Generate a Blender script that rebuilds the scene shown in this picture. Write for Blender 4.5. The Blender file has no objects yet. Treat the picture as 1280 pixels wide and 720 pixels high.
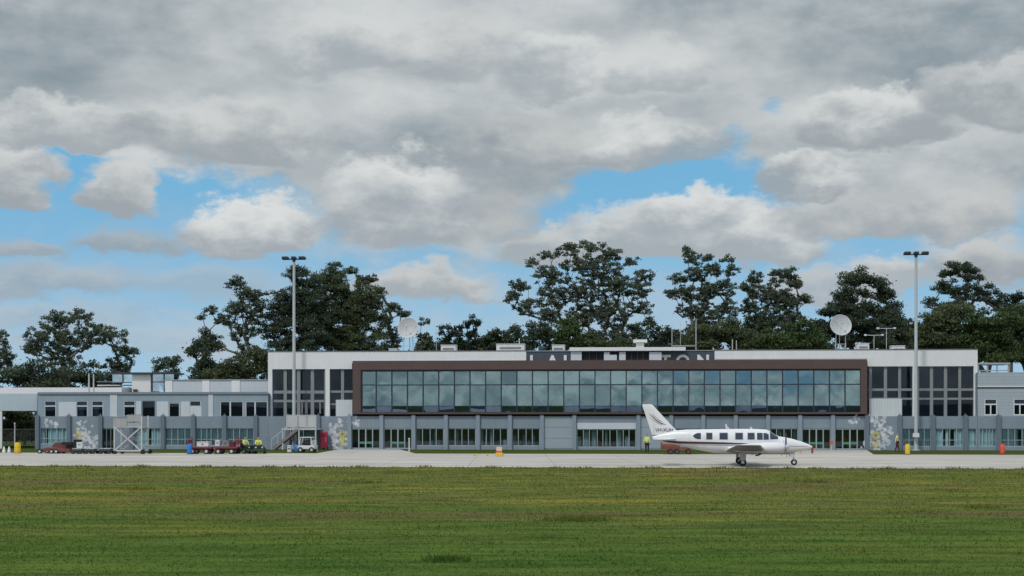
import bpy, bmesh, math, random
import numpy as np
from mathutils import Vector, Matrix

random.seed(7)
RNG = np.random.default_rng(11)
SC = bpy.context.scene
COL = SC.collection
PI = math.pi

# ------------------------------------------------------------------ camera
F = 2000.0            # focal length in photo pixels (1280 wide)
CX, HY = 640.0, 523.0  # optical column, horizon row
CH = 3.0              # eye height
cam_d = bpy.data.cameras.new('camera')
cam = bpy.data.objects.new('camera', cam_d)
COL.objects.link(cam)
cam.location = (0, 0, CH)
cam.rotation_euler = (PI / 2, 0, 0)
cam_d.sensor_width = 36
cam_d.lens = F / 1280 * 36
cam_d.shift_y = (HY - 360) / 1280
cam_d.clip_start = 0.3
cam_d.clip_end = 20000
SC.camera = cam

# facade frame: u along the terminal front, v behind it
TH = math.radians(4.5)
Y0 = 153.8
ST, CT = math.sin(TH), math.cos(TH)


def fp(px, py=HY, v=0.0):
    """(u, z) on the plane v of the terminal frame, seen at photo pixel px,py"""
    rx, rz = (px - CX) / F, (HY - py) / F
    t = (v + Y0 * CT) / (rx * ST + CT)
    return (t * rx * CT - (t - Y0) * ST, CH + t * rz)


def U(px, v=0.0):
    return fp(px, HY, v)[0]


def Z(py, px=640, v=0.0):
    return fp(px, py, v)[1]


def wpt(px, Y, py=None):
    """world point at depth Y; on the ground when py is None"""
    return Vector(((px - CX) / F * Y, Y, 0.0 if py is None else CH + (HY - py) / F * Y))


def to_world(u, v, z=0):
    return Vector((u * CT + v * ST, Y0 - u * ST + v * CT, z))


# ------------------------------------------------------------------ materials
class S:
    """socket with arithmetic, for building shader maths"""
    def __init__(self, nt, sock):
        self.nt, self.s = nt, sock

    def _m(self, op, b=None, c=None, rev=False):
        n = self.nt.nodes.new('ShaderNodeMath')
        n.operation = op
        args = [self, b, c]
        if rev:
            args = [b, self, c]
        for i, a in enumerate(args):
            if a is None:
                continue
            if isinstance(a, S):
                self.nt.links.new(a.s, n.inputs[i])
            else:
                n.inputs[i].default_value = a
        return S(self.nt, n.outputs[0])

    def __add__(self, o): return self._m('ADD', o)
    __radd__ = __add__
    def __sub__(self, o): return self._m('SUBTRACT', o)
    def __rsub__(self, o): return self._m('SUBTRACT', o, rev=True)
    def __mul__(self, o): return self._m('MULTIPLY', o)
    __rmul__ = __mul__
    def __truediv__(self, o): return self._m('DIVIDE', o)
    def max(self, o): return self._m('MAXIMUM', o)
    def min(self, o): return self._m('MINIMUM', o)
    def gt(self, o): return self._m('GREATER_THAN', o)
    def sqrt(self): return self._m('SQRT')
    def exp(self): return self._m('EXPONENT')

    def sstep(self, a, b, lo=0.0, hi=1.0):
        n = self.nt.nodes.new('ShaderNodeMapRange')
        n.interpolation_type = 'SMOOTHSTEP'
        self.nt.links.new(self.s, n.inputs[0])
        for i, x in ((1, a), (2, b), (3, lo), (4, hi)):
            n.inputs[i].default_value = x
        return S(self.nt, n.outputs[0])


def mixc(nt, f, a, b, mode='MIX'):
    n = nt.nodes.new('ShaderNodeMix')
    n.data_type = 'RGBA'
    n.blend_type = mode
    for sock, x in ((n.inputs[0], f), (n.inputs[6], a), (n.inputs[7], b)):
        if isinstance(x, S):
            nt.links.new(x.s, sock)
        elif isinstance(x, (int, float)):
            sock.default_value = x
        else:
            sock.default_value = (*x[:3], 1)
    return S(nt, n.outputs[2])


def noise(nt, vec, scale, detail=4, rough=0.55, dist=0.0, color=False):
    n = nt.nodes.new('ShaderNodeTexNoise')
    n.inputs['Scale'].default_value = scale
    n.inputs['Detail'].default_value = detail
    n.inputs['Roughness'].default_value = rough
    n.inputs['Distortion'].default_value = dist
    if vec is not None:
        nt.links.new(vec.s, n.inputs['Vector'])
    return S(nt, n.outputs['Color' if color else 'Fac'])


def scaled(nt, vec, sc, loc=(0, 0, 0)):
    n = nt.nodes.new('ShaderNodeMapping')
    n.inputs['Scale'].default_value = sc
    n.inputs['Location'].default_value = loc
    nt.links.new(vec.s, n.inputs['Vector'])
    return S(nt, n.outputs[0])


def newmat(name):
    m = bpy.data.materials.new(name)
    m.use_nodes = True
    nt = m.node_tree
    b = nt.nodes['Principled BSDF']
    return m, nt, b


MATS = {}


def mat(name, col, rough=0.6, var=0.10, scale=0.8, metal=0.0, streak=True, spec=0.4, coat=0.0):
    """painted or raw surface with uneven weathering"""
    if name in MATS:
        return MATS[name]
    m, nt, b = newmat(name)
    tc = nt.nodes.new('ShaderNodeTexCoord')
    v = S(nt, tc.outputs['Object'])
    n1 = noise(nt, v, scale, 5)
    n2 = noise(nt, scaled(nt, v, (6, 6, 0.5) if streak else (5, 5, 5)), 1.0, 4)
    f = (n1 - 0.5) * (2 * var) + (n2 - 0.5) * (1.6 * var)
    n3 = noise(nt, v, 14, 2)
    f = f + (n3 - 0.5) * (var * 0.6)
    c0 = tuple(max(0, c * (1 - 0.75)) for c in col)
    c1 = tuple(min(1, c * 1.75) for c in col)
    o = mixc(nt, (f + 0.5).max(0.0).min(1.0), c0, c1)
    nt.links.new(o.s, b.inputs['Base Color'])
    r = (n1 - 0.5) * 0.2 + rough
    nt.links.new(r.s, b.inputs['Roughness'])
    b.inputs['Metallic'].default_value = metal
    b.inputs['Specular IOR Level'].default_value = spec
    b.inputs['Coat Weight'].default_value = coat
    MATS[name] = m
    return m


def cladding_mat(name, col, pitch, vertical=False, var=0.08):
    """sheet cladding: thin joints across a painted panel (object space)"""
    m, nt, b = newmat(name)
    tc = nt.nodes.new('ShaderNodeTexCoord')
    v = S(nt, tc.outputs['Object'])
    sx = nt.nodes.new('ShaderNodeSeparateXYZ')
    nt.links.new(v.s, sx.inputs[0])
    z = S(nt, sx.outputs[0 if vertical else 2])
    fr = (z / pitch)._m('FRACT')
    joint = fr.sstep(0.0, 0.10, 0.62, 1.0)
    n1 = noise(nt, v, 0.5, 5)
    n2 = noise(nt, scaled(nt, v, (5, 5, 0.4)), 1.0, 4)
    k = ((n1 - 0.5) * (2 * var) + (n2 - 0.5) * (2 * var) + 1.0) * joint
    o = mixc(nt, k * 0.5, (0, 0, 0), tuple(2 * c for c in col))
    nt.links.new(o.s, b.inputs['Base Color'])
    b.inputs['Roughness'].default_value = 0.55
    bump = nt.nodes.new('ShaderNodeBump')
    bump.inputs['Distance'].default_value = 0.02
    nt.links.new(joint.s, bump.inputs['Height'])
    nt.links.new(bump.outputs[0], b.inputs['Normal'])
    return m


def glass_mat(name, refl, tint, see, rough=0.0, wobble=0.0):
    """coated glazing: part mirror (tinted), part see-through (tinted)"""
    m = bpy.data.materials.new(name)
    m.use_nodes = True
    nt = m.node_tree
    nt.nodes.clear()
    out = nt.nodes.new('ShaderNodeOutputMaterial')
    gl = nt.nodes.new('ShaderNodeBsdfGlossy')
    gl.inputs['Color'].default_value = (*tint, 1)
    gl.inputs['Roughness'].default_value = rough
    tr = nt.nodes.new('ShaderNodeBsdfTransparent')
    tr.inputs['Color'].default_value = (*see, 1)
    mx = nt.nodes.new('ShaderNodeMixShader')
    fr = nt.nodes.new('ShaderNodeFresnel')
    fr.inputs['IOR'].default_value = 1.5
    f = (S(nt, fr.outputs[0]) + refl).min(1.0)
    nt.links.new(f.s, mx.inputs[0])
    nt.links.new(tr.outputs[0], mx.inputs[1])
    nt.links.new(gl.outputs[0], mx.inputs[2])
    nt.links.new(mx.outputs[0], out.inputs[0])
    if wobble:
        tc = nt.nodes.new('ShaderNodeTexCoord')
        n = noise(nt, S(nt, tc.outputs['Object']), 0.9, 1)
        bp = nt.nodes.new('ShaderNodeBump')
        bp.inputs['Distance'].default_value = wobble
        nt.links.new(n.s, bp.inputs['Height'])
        nt.links.new(bp.outputs[0], gl.inputs['Normal'])
    return m


BLUEGREY = mat('blue_grey_paint', (0.175, 0.218, 0.258), 0.6, 0.11)
BLUEDARK = mat('blue_grey_pier_paint', (0.11, 0.143, 0.175), 0.6, 0.07)
WINGBLUE = mat('light_blue_grey_paint', (0.215, 0.275, 0.32), 0.6, 0.10)
PALE = mat('pale_grey_panel', (0.45, 0.485, 0.525), 0.6, 0.06)
WHITE = mat('white_panel_paint', (0.63, 0.672, 0.712), 0.5, 0.05)
TRIM = mat('grey_aluminium_trim', (0.19, 0.197, 0.205), 0.45, 0.08, metal=0.0)
LTRIM = mat('pale_aluminium_frame', (0.28, 0.32, 0.345), 0.45, 0.06)
BROWN = mat('brown_cladding', (0.072, 0.047, 0.042), 0.5, 0.12)
DARKMULL = mat('dark_navy_mullion', (0.018, 0.028, 0.042), 0.4, 0.1)
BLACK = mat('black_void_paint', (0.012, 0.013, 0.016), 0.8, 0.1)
INTER = mat('dark_interior_wall', (0.15, 0.185, 0.195), 0.9, 0.2)
INTERL = mat('interior_floor', (0.10, 0.10, 0.10), 0.7, 0.2)
CURT = mat('pale_window_curtain', (0.66, 0.80, 0.82), 0.85, 0.10, streak=True)
CLAD = cladding_mat('ribbed_grey_cladding', (0.29, 0.335, 0.37), 0.30)
CLADW = cladding_mat('ribbed_pale_cladding', (0.46, 0.50, 0.51), 0.26, vertical=True)
PANELG = cladding_mat('grey_wall_panels', (0.25, 0.295, 0.33), 1.05)
STEEL = mat('galvanised_steel', (0.44, 0.45, 0.45), 0.45, 0.12, metal=0.15)
POLE = mat('pole_grey_steel', (0.37, 0.40, 0.41), 0.5, 0.1)
DARKMET = mat('dark_lamp_metal', (0.03, 0.032, 0.036), 0.5, 0.15)
RUBBER = mat('black_rubber', (0.016, 0.016, 0.017), 0.85, 0.2)
RED = mat('red_cart_paint', (0.19, 0.024, 0.036), 0.5, 0.25)
MAROON = mat('rusty_maroon_paint', (0.125, 0.040, 0.032), 0.6, 0.25)
BLUE = mat('blue_plastic', (0.02, 0.16, 0.48), 0.45, 0.12)
YEL = mat('yellow_plastic', (0.75, 0.40, 0.02), 0.5, 0.12)
ORANGE = mat('orange_red_plastic', (0.72, 0.07, 0.025), 0.5, 0.12)
HIVIS = mat('hi_vis_fabric', (0.52, 0.78, 0.16), 0.8, 0.12)
NAVY = mat('dark_trouser_fabric', (0.013, 0.015, 0.022), 0.9, 0.2)
GREENPAINT = mat('dark_green_paint', (0.012, 0.055, 0.028), 0.5, 0.2)
SKIN = mat('skin', (0.45, 0.27, 0.19), 0.6, 0.06)
HAIR = mat('dark_hair', (0.02, 0.014, 0.01), 0.7, 0.2)
BARK = mat('pale_grey_bark', (0.115, 0.10, 0.085), 0.9, 0.3)
DBARK = mat('dark_bark', (0.05, 0.042, 0.036), 0.9, 0.3)
PLANEW = mat('aircraft_white_paint', (0.85, 0.855, 0.87), 0.32, 0.03, spec=0.5, coat=0.25, streak=False)
STRIPE = mat('maroon_stripe_paint', (0.062, 0.027, 0.035), 0.35, 0.1)
GREYSTR = mat('dark_grey_stripe_paint', (0.06, 0.062, 0.075), 0.35, 0.1)
PGLASS = mat('aircraft_window', (0.016, 0.026, 0.05), 0.12, 0.1, spec=0.6)
PGREY = mat('aircraft_grey_underside', (0.42, 0.41, 0.40), 0.45, 0.1)
CHROME = mat('polished_metal', (0.55, 0.55, 0.56), 0.25, 0.05, metal=0.9)
MWHITE = mat('mural_white_paint', (0.72, 0.76, 0.82), 0.6, 0.10)
MLILAC = mat('mural_lilac_paint', (0.46, 0.52, 0.68), 0.6, 0.10)
MYEL = mat('mural_yellow_paint', (0.62, 0.50, 0.13), 0.6, 0.10)
SIGNDARK = mat('slate_sign_panel', (0.045, 0.06, 0.075), 0.6, 0.1)
CREAM = mat('cream_metal', (0.72, 0.70, 0.65), 0.5, 0.06)
DISH = mat('dish_pale_grey', (0.40, 0.41, 0.415), 0.6, 0.06)

GL_MAIN = glass_mat('teal_mirror_glass', 0.40, (0.43, 0.62, 0.65), (0.52, 0.70, 0.74), wobble=0.0012)
GL_BAND = glass_mat('navy_mirror_glass', 0.22, (0.35, 0.5, 0.68), (0.36, 0.46, 0.56), wobble=0.002)
GL_DARK = glass_mat('dark_clear_glass', 0.01, (0.55, 0.7, 0.85), (0.32, 0.42, 0.5))
GL_GROUND = glass_mat('shopfront_glass', 0.04, (0.7, 0.85, 0.9), (0.74, 0.86, 0.89), wobble=0.002)
GL_CURT = glass_mat('curtained_glass', 0.02, (0.6, 0.8, 0.85), (0.66, 0.84, 0.88), wobble=0.002)


# ------------------------------------------------------------------ mesh helpers
class MB:
    def __init__(self):
        self.v, self.f = [], []

    def box(self, x0, x1, y0, y1, z0, z1):
        if x0 > x1: x0, x1 = x1, x0
        if y0 > y1: y0, y1 = y1, y0
        if z0 > z1: z0, z1 = z1, z0
        b = len(self.v)
        self.v += [(x0, y0, z0), (x1, y0, z0), (x1, y1, z0), (x0, y1, z0),
                   (x0, y0, z1), (x1, y0, z1), (x1, y1, z1), (x0, y1, z1)]
        self.f += [[b + i for i in q] for q in
                   ((0, 3, 2, 1), (4, 5, 6, 7), (0, 1, 5, 4), (1, 2, 6, 5), (2, 3, 7, 6), (3, 0, 4, 7))]
        return self

    def bar(self, a, b, w, h=None):
        """square bar from a to b"""
        a, b = Vector(a), Vector(b)
        h = h or w
        d = (b - a).normalized()
        up = Vector((0, 0, 1)) if abs(d.z) < 0.95 else Vector((0, 1, 0))
        s = d.cross(up).normalized()
        t = s.cross(d).normalized()
        k = len(self.v)
        for p in (a, b):
            for i, j in ((-1, -1), (1, -1), (1, 1), (-1, 1)):
                self.v.append(tuple(p + s * (w / 2 * i) + t * (h / 2 * j)))
        self.f += [[k + i for i in q] for q in
                   ((3, 2, 1, 0), (4, 5, 6, 7), (0, 1, 5, 4), (1, 2, 6, 5), (2, 3, 7, 6), (3, 0, 4, 7))]
        return self

    def tube(self, pts, rad, n=8, cap=True):
        pts = [Vector(p) for p in pts]
        if not isinstance(rad, (list, tuple)):
            rad = [rad] * len(pts)
        k = len(self.v)
        prev = None
        for i, p in enumerate(pts):
            d = (pts[min(i + 1, len(pts) - 1)] - pts[max(i - 1, 0)]).normalized()
            if prev is None:
                up = Vector((0, 0, 1)) if abs(d.z) < 0.9 else Vector((1, 0, 0))
                s = d.cross(up).normalized()
            else:
                s = (prev - d * prev.dot(d)).normalized()
            prev = s
            t = d.cross(s)
            for j in range(n):
                a = 2 * PI * j / n
                self.v.append(tuple(p + (s * math.cos(a) + t * math.sin(a)) * rad[i]))
        for i in range(len(pts) - 1):
            for j in range(n):
                a, b = k + i * n + j, k + i * n + (j + 1) % n
                self.f.append([a, b, b + n, a + n])
        if cap:
            self.f.append([k + j for j in range(n)][::-1])
            self.f.append([k + (len(pts) - 1) * n + j for j in range(n)])
        return self

    def loft(self, rings, cap=True):
        k, n = len(self.v), len(rings[0])
        for r in rings:
            self.v += [tuple(p) for p in r]
        for i in range(len(rings) - 1):
            for j in range(n):
                a, b = k + i * n + j, k + i * n + (j + 1) % n
                self.f.append([a, b, b + n, a + n])
        if cap:
            self.f.append([k + j for j in range(n)][::-1])
            self.f.append([k + (len(rings) - 1) * n + j for j in range(n)])
        return self

    def prism(self, poly, axis, a, b):
        """extrude a 2D polygon along axis 0/1/2 from a to b"""
        k, n = len(self.v), len(poly)
        for c in (a, b):
            for (p, q) in poly:
                self.v.append(((c, p, q), (p, c, q), (p, q, c))[axis])
        self.f.append([k + i for i in range(n)])
        self.f.append([k + n + i for i in range(n)][::-1])
        for i in range(n):
            j = (i + 1) % n
            self.f.append([k + i, k + n + i, k + n + j, k + j])
        return self

    def patch(self, grid):
        k, m = len(self.v), len(grid[0])
        for r in grid:
            self.v += [tuple(p) for p in r]
        for i in range(len(grid) - 1):
            for j in range(m - 1):
                a = k + i * m + j
                self.f.append([a, a + 1, a + m + 1, a + m])
        return self

    def build(self, name, mtl, parent=None, smooth=False, bevel=0.0):
        me = bpy.data.meshes.new(name)
        me.from_pydata([tuple(p) for p in self.v], [], self.f)
        bm = bmesh.new()
        bm.from_mesh(me)
        bmesh.ops.recalc_face_normals(bm, faces=bm.faces)
        if bevel:
            bmesh.ops.bevel(bm, geom=list(bm.edges), offset=bevel, segments=2, affect='EDGES', clamp_overlap=True)
        bm.to_mesh(me)
        bm.free()
        me.materials.append(mtl)
        if smooth:
            me.shade_smooth()
            try:
                me.set_sharp_from_angle(angle=math.radians(40))
            except Exception:
                pass
        o = bpy.data.objects.new(name, me)
        COL.objects.link(o)
        if parent is not None:
            o.parent = parent
        return o


def tag(o, label=None, cat=None, group=None, kind=None):
    if label: o['label'] = label
    if cat: o['category'] = cat
    if group: o['group'] = group
    if kind: o['kind'] = kind
    return o


def empty(name, loc, rz, label, cat, group=None):
    o = bpy.data.objects.new(name, None)
    COL.objects.link(o)
    o.location = loc
    o.rotation_euler = (0, 0, rz)
    o.empty_display_size = 0.2
    return tag(o, label, cat, group)


def site(name, label, cat, u=0.0, v=0.0, group=None):
    """an Empty in the terminal's frame"""
    return empty(name, to_world(u, v), -TH, label, cat, group)


def copy_tree(o, parent=None):
    c = o.copy()
    COL.objects.link(c)
    if parent is not None:
        c.parent = parent
    for ch in list(o.children):
        copy_tree(ch, c)
    return c


def text_mesh(body, size, name, mtl, parent, depth=0.01, bold=0.0):
    cu = bpy.data.curves.new(name, 'FONT')
    cu.body = body
    cu.size = size
    cu.extrude = depth
    cu.offset = bold
    cu.align_x = 'CENTER'
    t = bpy.data.objects.new(name + '_curve', cu)
    COL.objects.link(t)
    dg = bpy.context.evaluated_depsgraph_get()
    me = bpy.data.meshes.new_from_object(t.evaluated_get(dg))
    bpy.data.objects.remove(t)
    me.materials.clear()
    me.materials.append(mtl)
    o = bpy.data.objects.new(name, me)
    COL.objects.link(o)
    o.parent = parent
    o.rotation_euler = (PI / 2, 0, 0)
    return o


#@@SKY
# ------------------------------------------------------------------ light and sky
SUN_EL, SUN_AZ = math.radians(50), math.radians(215)   # azimuth clockwise from +Y; behind the camera, to the left
sd = bpy.data.lights.new('sun', 'SUN')
sd.energy = 2.0
sd.angle = math.radians(9)
sd.color = (1.0, 0.985, 0.955)
sun = bpy.data.objects.new('sun', sd)
COL.objects.link(sun)
sdir = Vector((math.sin(SUN_AZ) * math.cos(SUN_EL), math.cos(SUN_AZ) * math.cos(SUN_EL), math.sin(SUN_EL)))
sun.rotation_euler = sdir.to_track_quat('Z', 'Y').to_euler()

W = bpy.data.worlds.new('World')
SC.world = W
W.use_nodes = True
nt = W.node_tree
nt.nodes.clear()
wout = nt.nodes.new('ShaderNodeOutputWorld')
bg = nt.nodes.new('ShaderNodeBackground')
bg.inputs['Strength'].default_value = 0.10
nt.links.new(bg.outputs[0], wout.inputs[0])
tc = nt.nodes.new('ShaderNodeTexCoord')
D = S(nt, tc.outputs['Generated'])
sky = nt.nodes.new('ShaderNodeTexSky')
sky.sky_type = 'NISHITA'
sky.sun_disc = False
sky.sun_elevation = SUN_EL
sky.sun_rotation = SUN_AZ
sky.air_density = 1.0
sky.dust_density = 0.3
sky.ozone_density = 1.6
# the clear gaps in the photograph are as blue as a sky higher up
nrm = scaled(nt, D, (1, 1, 1), (0, 0, 0.22))
nt.links.new(nrm.s, sky.inputs['Vector'])
SKYC = S(nt, sky.outputs[0])
sep = nt.nodes.new('ShaderNodeSeparateXYZ')
nt.links.new(D.s, sep.inputs[0])
dx, dy, dz = (S(nt, sep.outputs[i]) for i in range(3))
front = dy.sstep(0.25, 0.55)
dyc = dy.max(0.2)
X = dx / dyc * 2000.0           # tangent-plane coordinates of the sky ahead
Y = dz / dyc * 2000.0
V1 = scaled(nt, D, (1.0, 1.0, 2.3))
nA = noise(nt, V1, 9.0, 6, 0.58)
nB = noise(nt, scaled(nt, V1, (1, 1, 1), (7.3, 2.1, 4.4)), 11.0, 6, 0.6)
nC = noise(nt, scaled(nt, D, (1, 1, 1.5), (1.7, 5.2, 0.3)), 34.0, 7, 0.62)
nD = noise(nt, scaled(nt, D, (1, 1, 2.6), (3.7, 1.2, 9.3)), 5.0, 5, 0.55)
# light from above on every billow: density here minus density a little higher up
BZ = 0.030
b1 = noise(nt, scaled(nt, D, (1, 1, 1.9), (4.1, 8.2, 1.3)), 7.5, 7, 0.56)
b2 = noise(nt, scaled(nt, D, (1, 1, 1.9), (4.1, 8.2, 1.3 + BZ)), 7.5, 7, 0.56)
relief = (b1 - b2)
XW = X + (nA - 0.5) * 170.0
YW = Y + (nB - 0.5) * 110.0 + (nC - 0.5) * 40.0


def lobe(cx, cy, rx, ry, amp):
    a = (XW - (cx - CX)) / rx
    b = (YW - (HY - cy)) / ry
    return ((a * a + b * b) * -1.0).exp() * amp


def k(c):  # photo-like linear value -> background colour value
    return tuple(x * 10.0 for x in c)


# clear sky, paler towards the horizon
blue = mixc(nt, dz.sstep(0.0, 0.16), k((0.41, 0.63, 0.78)), k((0.185, 0.50, 0.77)))
blue = mixc(nt, 0.22, blue, SKYC)
col = blue

# thin veils low down
veil = (nA * 0.6 + nB * 0.5 + nC * 0.3).sstep(0.62, 0.86) * dz.sstep(0.16, 0.05)
col = mixc(nt, veil * 0.55, col, k((0.47, 0.54, 0.60)))


def cumulus(cx, top, base, rx, bright=0.66, dark=0.40, soft=0.16, op=1.0):
    """one heap cloud: flat-ish base, puffed top, lit from above"""
    global col
    h = base - top
    cy = base - 0.32 * h
    a = (XW - (cx - CX)) / rx
    yr = YW - (HY - cy)
    up = yr.max(0.0) / (0.68 * h)
    dn = yr.min(0.0) / (0.32 * h)
    r = (a * a + up * up + dn * dn).sqrt() + (nC - 0.5) * 0.75 + (nA - 0.5) * 0.35
    m = r.sstep(1.0 + soft, 1.0 - soft * 1.3, 0.0, op)
    t = (YW - (HY - base)) / h + (nC - 0.5) * 0.75 + (nB - 0.5) * 0.9
    t = (t + relief * 1.2).sstep(0.05, 1.0)
    cc = mixc(nt, t, k((dark * 0.88, dark * 1.0, dark * 1.09)), k((bright * .975, bright * 1.005, bright * 1.0)))
    col = mixc(nt, m, col, cc)


# low distant banks
cumulus(540, 335, 382, 95, 0.60, 0.42, 0.25)
cumulus(255, 330, 384, 110, 0.52, 0.42, 0.35, 0.5)
cumulus(60, 326, 372, 110, 0.50, 0.38, 0.35, 0.7)
cumulus(60, 378, 410, 120, 0.52, 0.44, 0.4, 0.5)
cumulus(220, 405, 440, 120, 0.54, 0.46, 0.4, 0.45)
cumulus(20, 298, 322, 50, 0.46, 0.38, 0.3, 0.8)
cumulus(150, 282, 312, 75, 0.44, 0.36, 0.35, 0.8)
cumulus(1010, 330, 380, 70, 0.56, 0.44, 0.3, 0.9)
cumulus(1105, 322, 366, 75, 0.62, 0.45, 0.25)
cumulus(1240, 285, 350, 90, 0.58, 0.38, 0.25)
cumulus(700, 285, 335, 90, 0.55, 0.42, 0.25)
# the middle rank
cumulus(310, 238, 318, 90, 0.72, 0.40, 0.14)
cumulus(142, 194, 272, 56, 0.64, 0.38, 0.14)
cumulus(12, 180, 262, 46, 0.66, 0.38, 0.14)
cumulus(885, 246, 332, 170, 0.72, 0.42, 0.13)
cumulus(690, 284, 326, 66, 0.62, 0.42, 0.18)
cumulus(1150, 186, 246, 170, 0.64, 0.38, 0.16)
cumulus(1140, 222, 298, 175, 0.56, 0.40, 0.18)

# the grey deck that covers the upper sky
edge = (lobe(535, 160, 180, 160, 1.3) + lobe(100, 60, 330, 135, 1.3) + lobe(1130, 120, 330, 120, 1.25)
        + lobe(820, 90, 300, 125, 1.2) + lobe(450, 20, 600, 130, 1.2) + lobe(320, 130, 300, 85, 0.7))
hole = lobe(968, 126, 44, 20, 1.55) + lobe(925, 165, 60, 26, 0.9) + lobe(870, 205, 90, 26, 0.7) + lobe(75, 208, 60, 18, 0.5) + lobe(230, 245, 150, 40, 0.4) + lobe(820, 245, 130, 34, 0.8)
above = dz.sstep(0.20, 0.30)
dm = (edge - hole + (nC - 0.5) * 0.7).sstep(0.28, 0.80).max(above)
lum = (nD - 0.5) * 0.36 + (nB - 0.5) * 0.28 + relief * 0.62 + (nC - 0.5) * 0.10 + 0.435
for a in ((120, 70, 220, 50, -0.16), (480, 175, 150, 45, -0.10), (1130, 70, 190, 52, -0.17), (660, 225, 140, 45, -0.06),
          (60, 5, 300, 35, -0.12), (60, 165, 230, 34, 0.15), (430, 40, 150, 34, 0.11), (780, 85, 120, 34, 0.12),
          (815, 178, 110, 30, 0.14), (1110, 150, 120, 32, 0.13), (1220, 200, 140, 32, 0.10), (300, 150, 190, 30, 0.08),
          (560, 270, 200, 24, -0.05)):
    lum = lum + lobe(*a)
lum = lum.max(0.12).min(0.70)
deck = mixc(nt, lum.sstep(0.13, 0.66), k((0.20, 0.265, 0.31)), k((0.64, 0.665, 0.67)))
col = mixc(nt, dm, col, deck)
# lit heads that stand out of the deck
for a in ((70, 112, 192, 110, .68, .38, .14, .85), (275, 114, 208, 130, .64, .36, .16, .8), (430, 12, 88, 110, .66, .40, .18, .75), (560, 34, 104, 90, .60, .38, .2, .65),
          (705, 46, 116, 85, .72, .40, .15, .75), (835, 56, 126, 70, .66, .40, .16, .65), (640, 128, 214, 100, .56, .34, .2, .6), (815, 146, 216, 100, .72, .38, .14, .85), (1090, 100, 188, 100, .72, .36, .14, .85),
          (1248, 72, 158, 100, .64, .36, .16, .8), (1010, 192, 250, 64, .73, .38, .14, .9)):
    cumulus(*a)
# the bright tower in front of the deck
cumulus(498, 184, 308, 112, 0.71, 0.40, 0.15)
cumulus(640, 240, 300, 50, 0.50, 0.40, 0.25, 0.7)

# the rest of the sky, overhead and behind the camera: broken cloud, brightened to add diffuse fill
gen = (nD * 0.6 + nA * 0.5 + dz.sstep(0.25, 0.0) * 0.11).sstep(0.44, 0.58)
glit = (nB * 0.45 + nC * 0.55).sstep(0.36, 0.64)
gcol = mixc(nt, glit, k((0.47, 0.53, 0.60)), k((1.34, 1.42, 1.50)))
gcol = mixc(nt, dz.sstep(0.0, 0.22), mixc(nt, glit, k((0.40, 0.46, 0.52)), k((0.95, 0.97, 0.96))), gcol)
gsky = mixc(nt, gen, mixc(nt, 0.35, k((0.22, 0.46, 0.70)), SKYC), gcol)
fin = mixc(nt, front * dz.sstep(0.34, 0.24), gsky, col)
nt.links.new(fin.s, bg.inputs['Color'])
#@@ENDSKY

SC.view_settings.view_transform = 'Standard'
SC.view_settings.look = 'None'
SC.view_settings.exposure = 0.0
SC.view_settings.gamma = 1.0
SC.view_settings.use_curve_mapping = False
SC.cycles.max_bounces = 8
SC.cycles.transparent_max_bounces = 12

# ------------------------------------------------------------------ ground
def sward(nt, P, fine):
    """uneven turf: lush, yellowed, bare-brown and dark weedy patches, drier towards the taxiway"""
    sx = nt.nodes.new('ShaderNodeSeparateXYZ')
    nt.links.new(P.s, sx.inputs[0])
    yy = S(nt, sx.outputs[1])
    F2 = scaled(nt, P, (0.36, 1, 0))
    a = noise(nt, F2, 0.16, 4, 0.6)
    b = noise(nt, scaled(nt, P, (0.26, 1, 0), (3, 9, 0)), 0.42, 5, 0.65)
    d = noise(nt, scaled(nt, P, (0.3, 1, 0), (13, 4, 0)), 1.1, 4, 0.65)
    far = yy.sstep(36, 58)
    lush = mixc(nt, (b * 0.6 + d * 0.4 + (fine - 0.5) * 0.3).sstep(0.36, 0.62), (0.042, 0.086, 0.020), (0.094, 0.142, 0.033))
    olive = mixc(nt, (d + (fine - 0.5) * 0.3).sstep(0.36, 0.62), (0.070, 0.088, 0.026), (0.138, 0.146, 0.042))
    c = mixc(nt, ((a - 0.5) * 2.2 + yy.sstep(38, 62, 0.12, 0.85)).max(0.0).min(1.0), lush, olive)
    yel = (b * 0.7 + a * 0.3 + (fine - 0.5) * 0.2).sstep(0.53, 0.63) * far
    c = mixc(nt, yel * 0.7, c, (0.240, 0.205, 0.040))
    brn = (noise(nt, scaled(nt, P, (0.24, 1, 0), (31, 7, 0)), 0.22, 4, 0.62) + (fine - 0.5) * 0.15).sstep(0.53, 0.63)
    c = mixc(nt, brn * far * 0.8, c, (0.115, 0.088, 0.050))
    weed = noise(nt, scaled(nt, P, (0.35, 1, 0), (17, 21, 0)), 0.45, 3, 0.6).sstep(0.64, 0.72)
    c = mixc(nt, weed * 0.7, c, (0.030, 0.052, 0.016))
    # the mower's passes and the wind lay the turf in long bands
    st_ = noise(nt, scaled(nt, P, (0.045, 1, 0), (2, 33, 0)), 1.5, 4, 0.7)
    c = mixc(nt, yy.sstep(118, 130, 0.0, 0.8), c, (0.036, 0.060, 0.016))
    st_ = (st_ - 0.5) * 0.85 + yy.sstep(30, 62, 0.86, 1.0)
    return mixc(nt, st_ * 0.5, (0, 0, 0), mixc(nt, 1.0, c, (2, 2, 2), 'MULTIPLY'))


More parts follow.
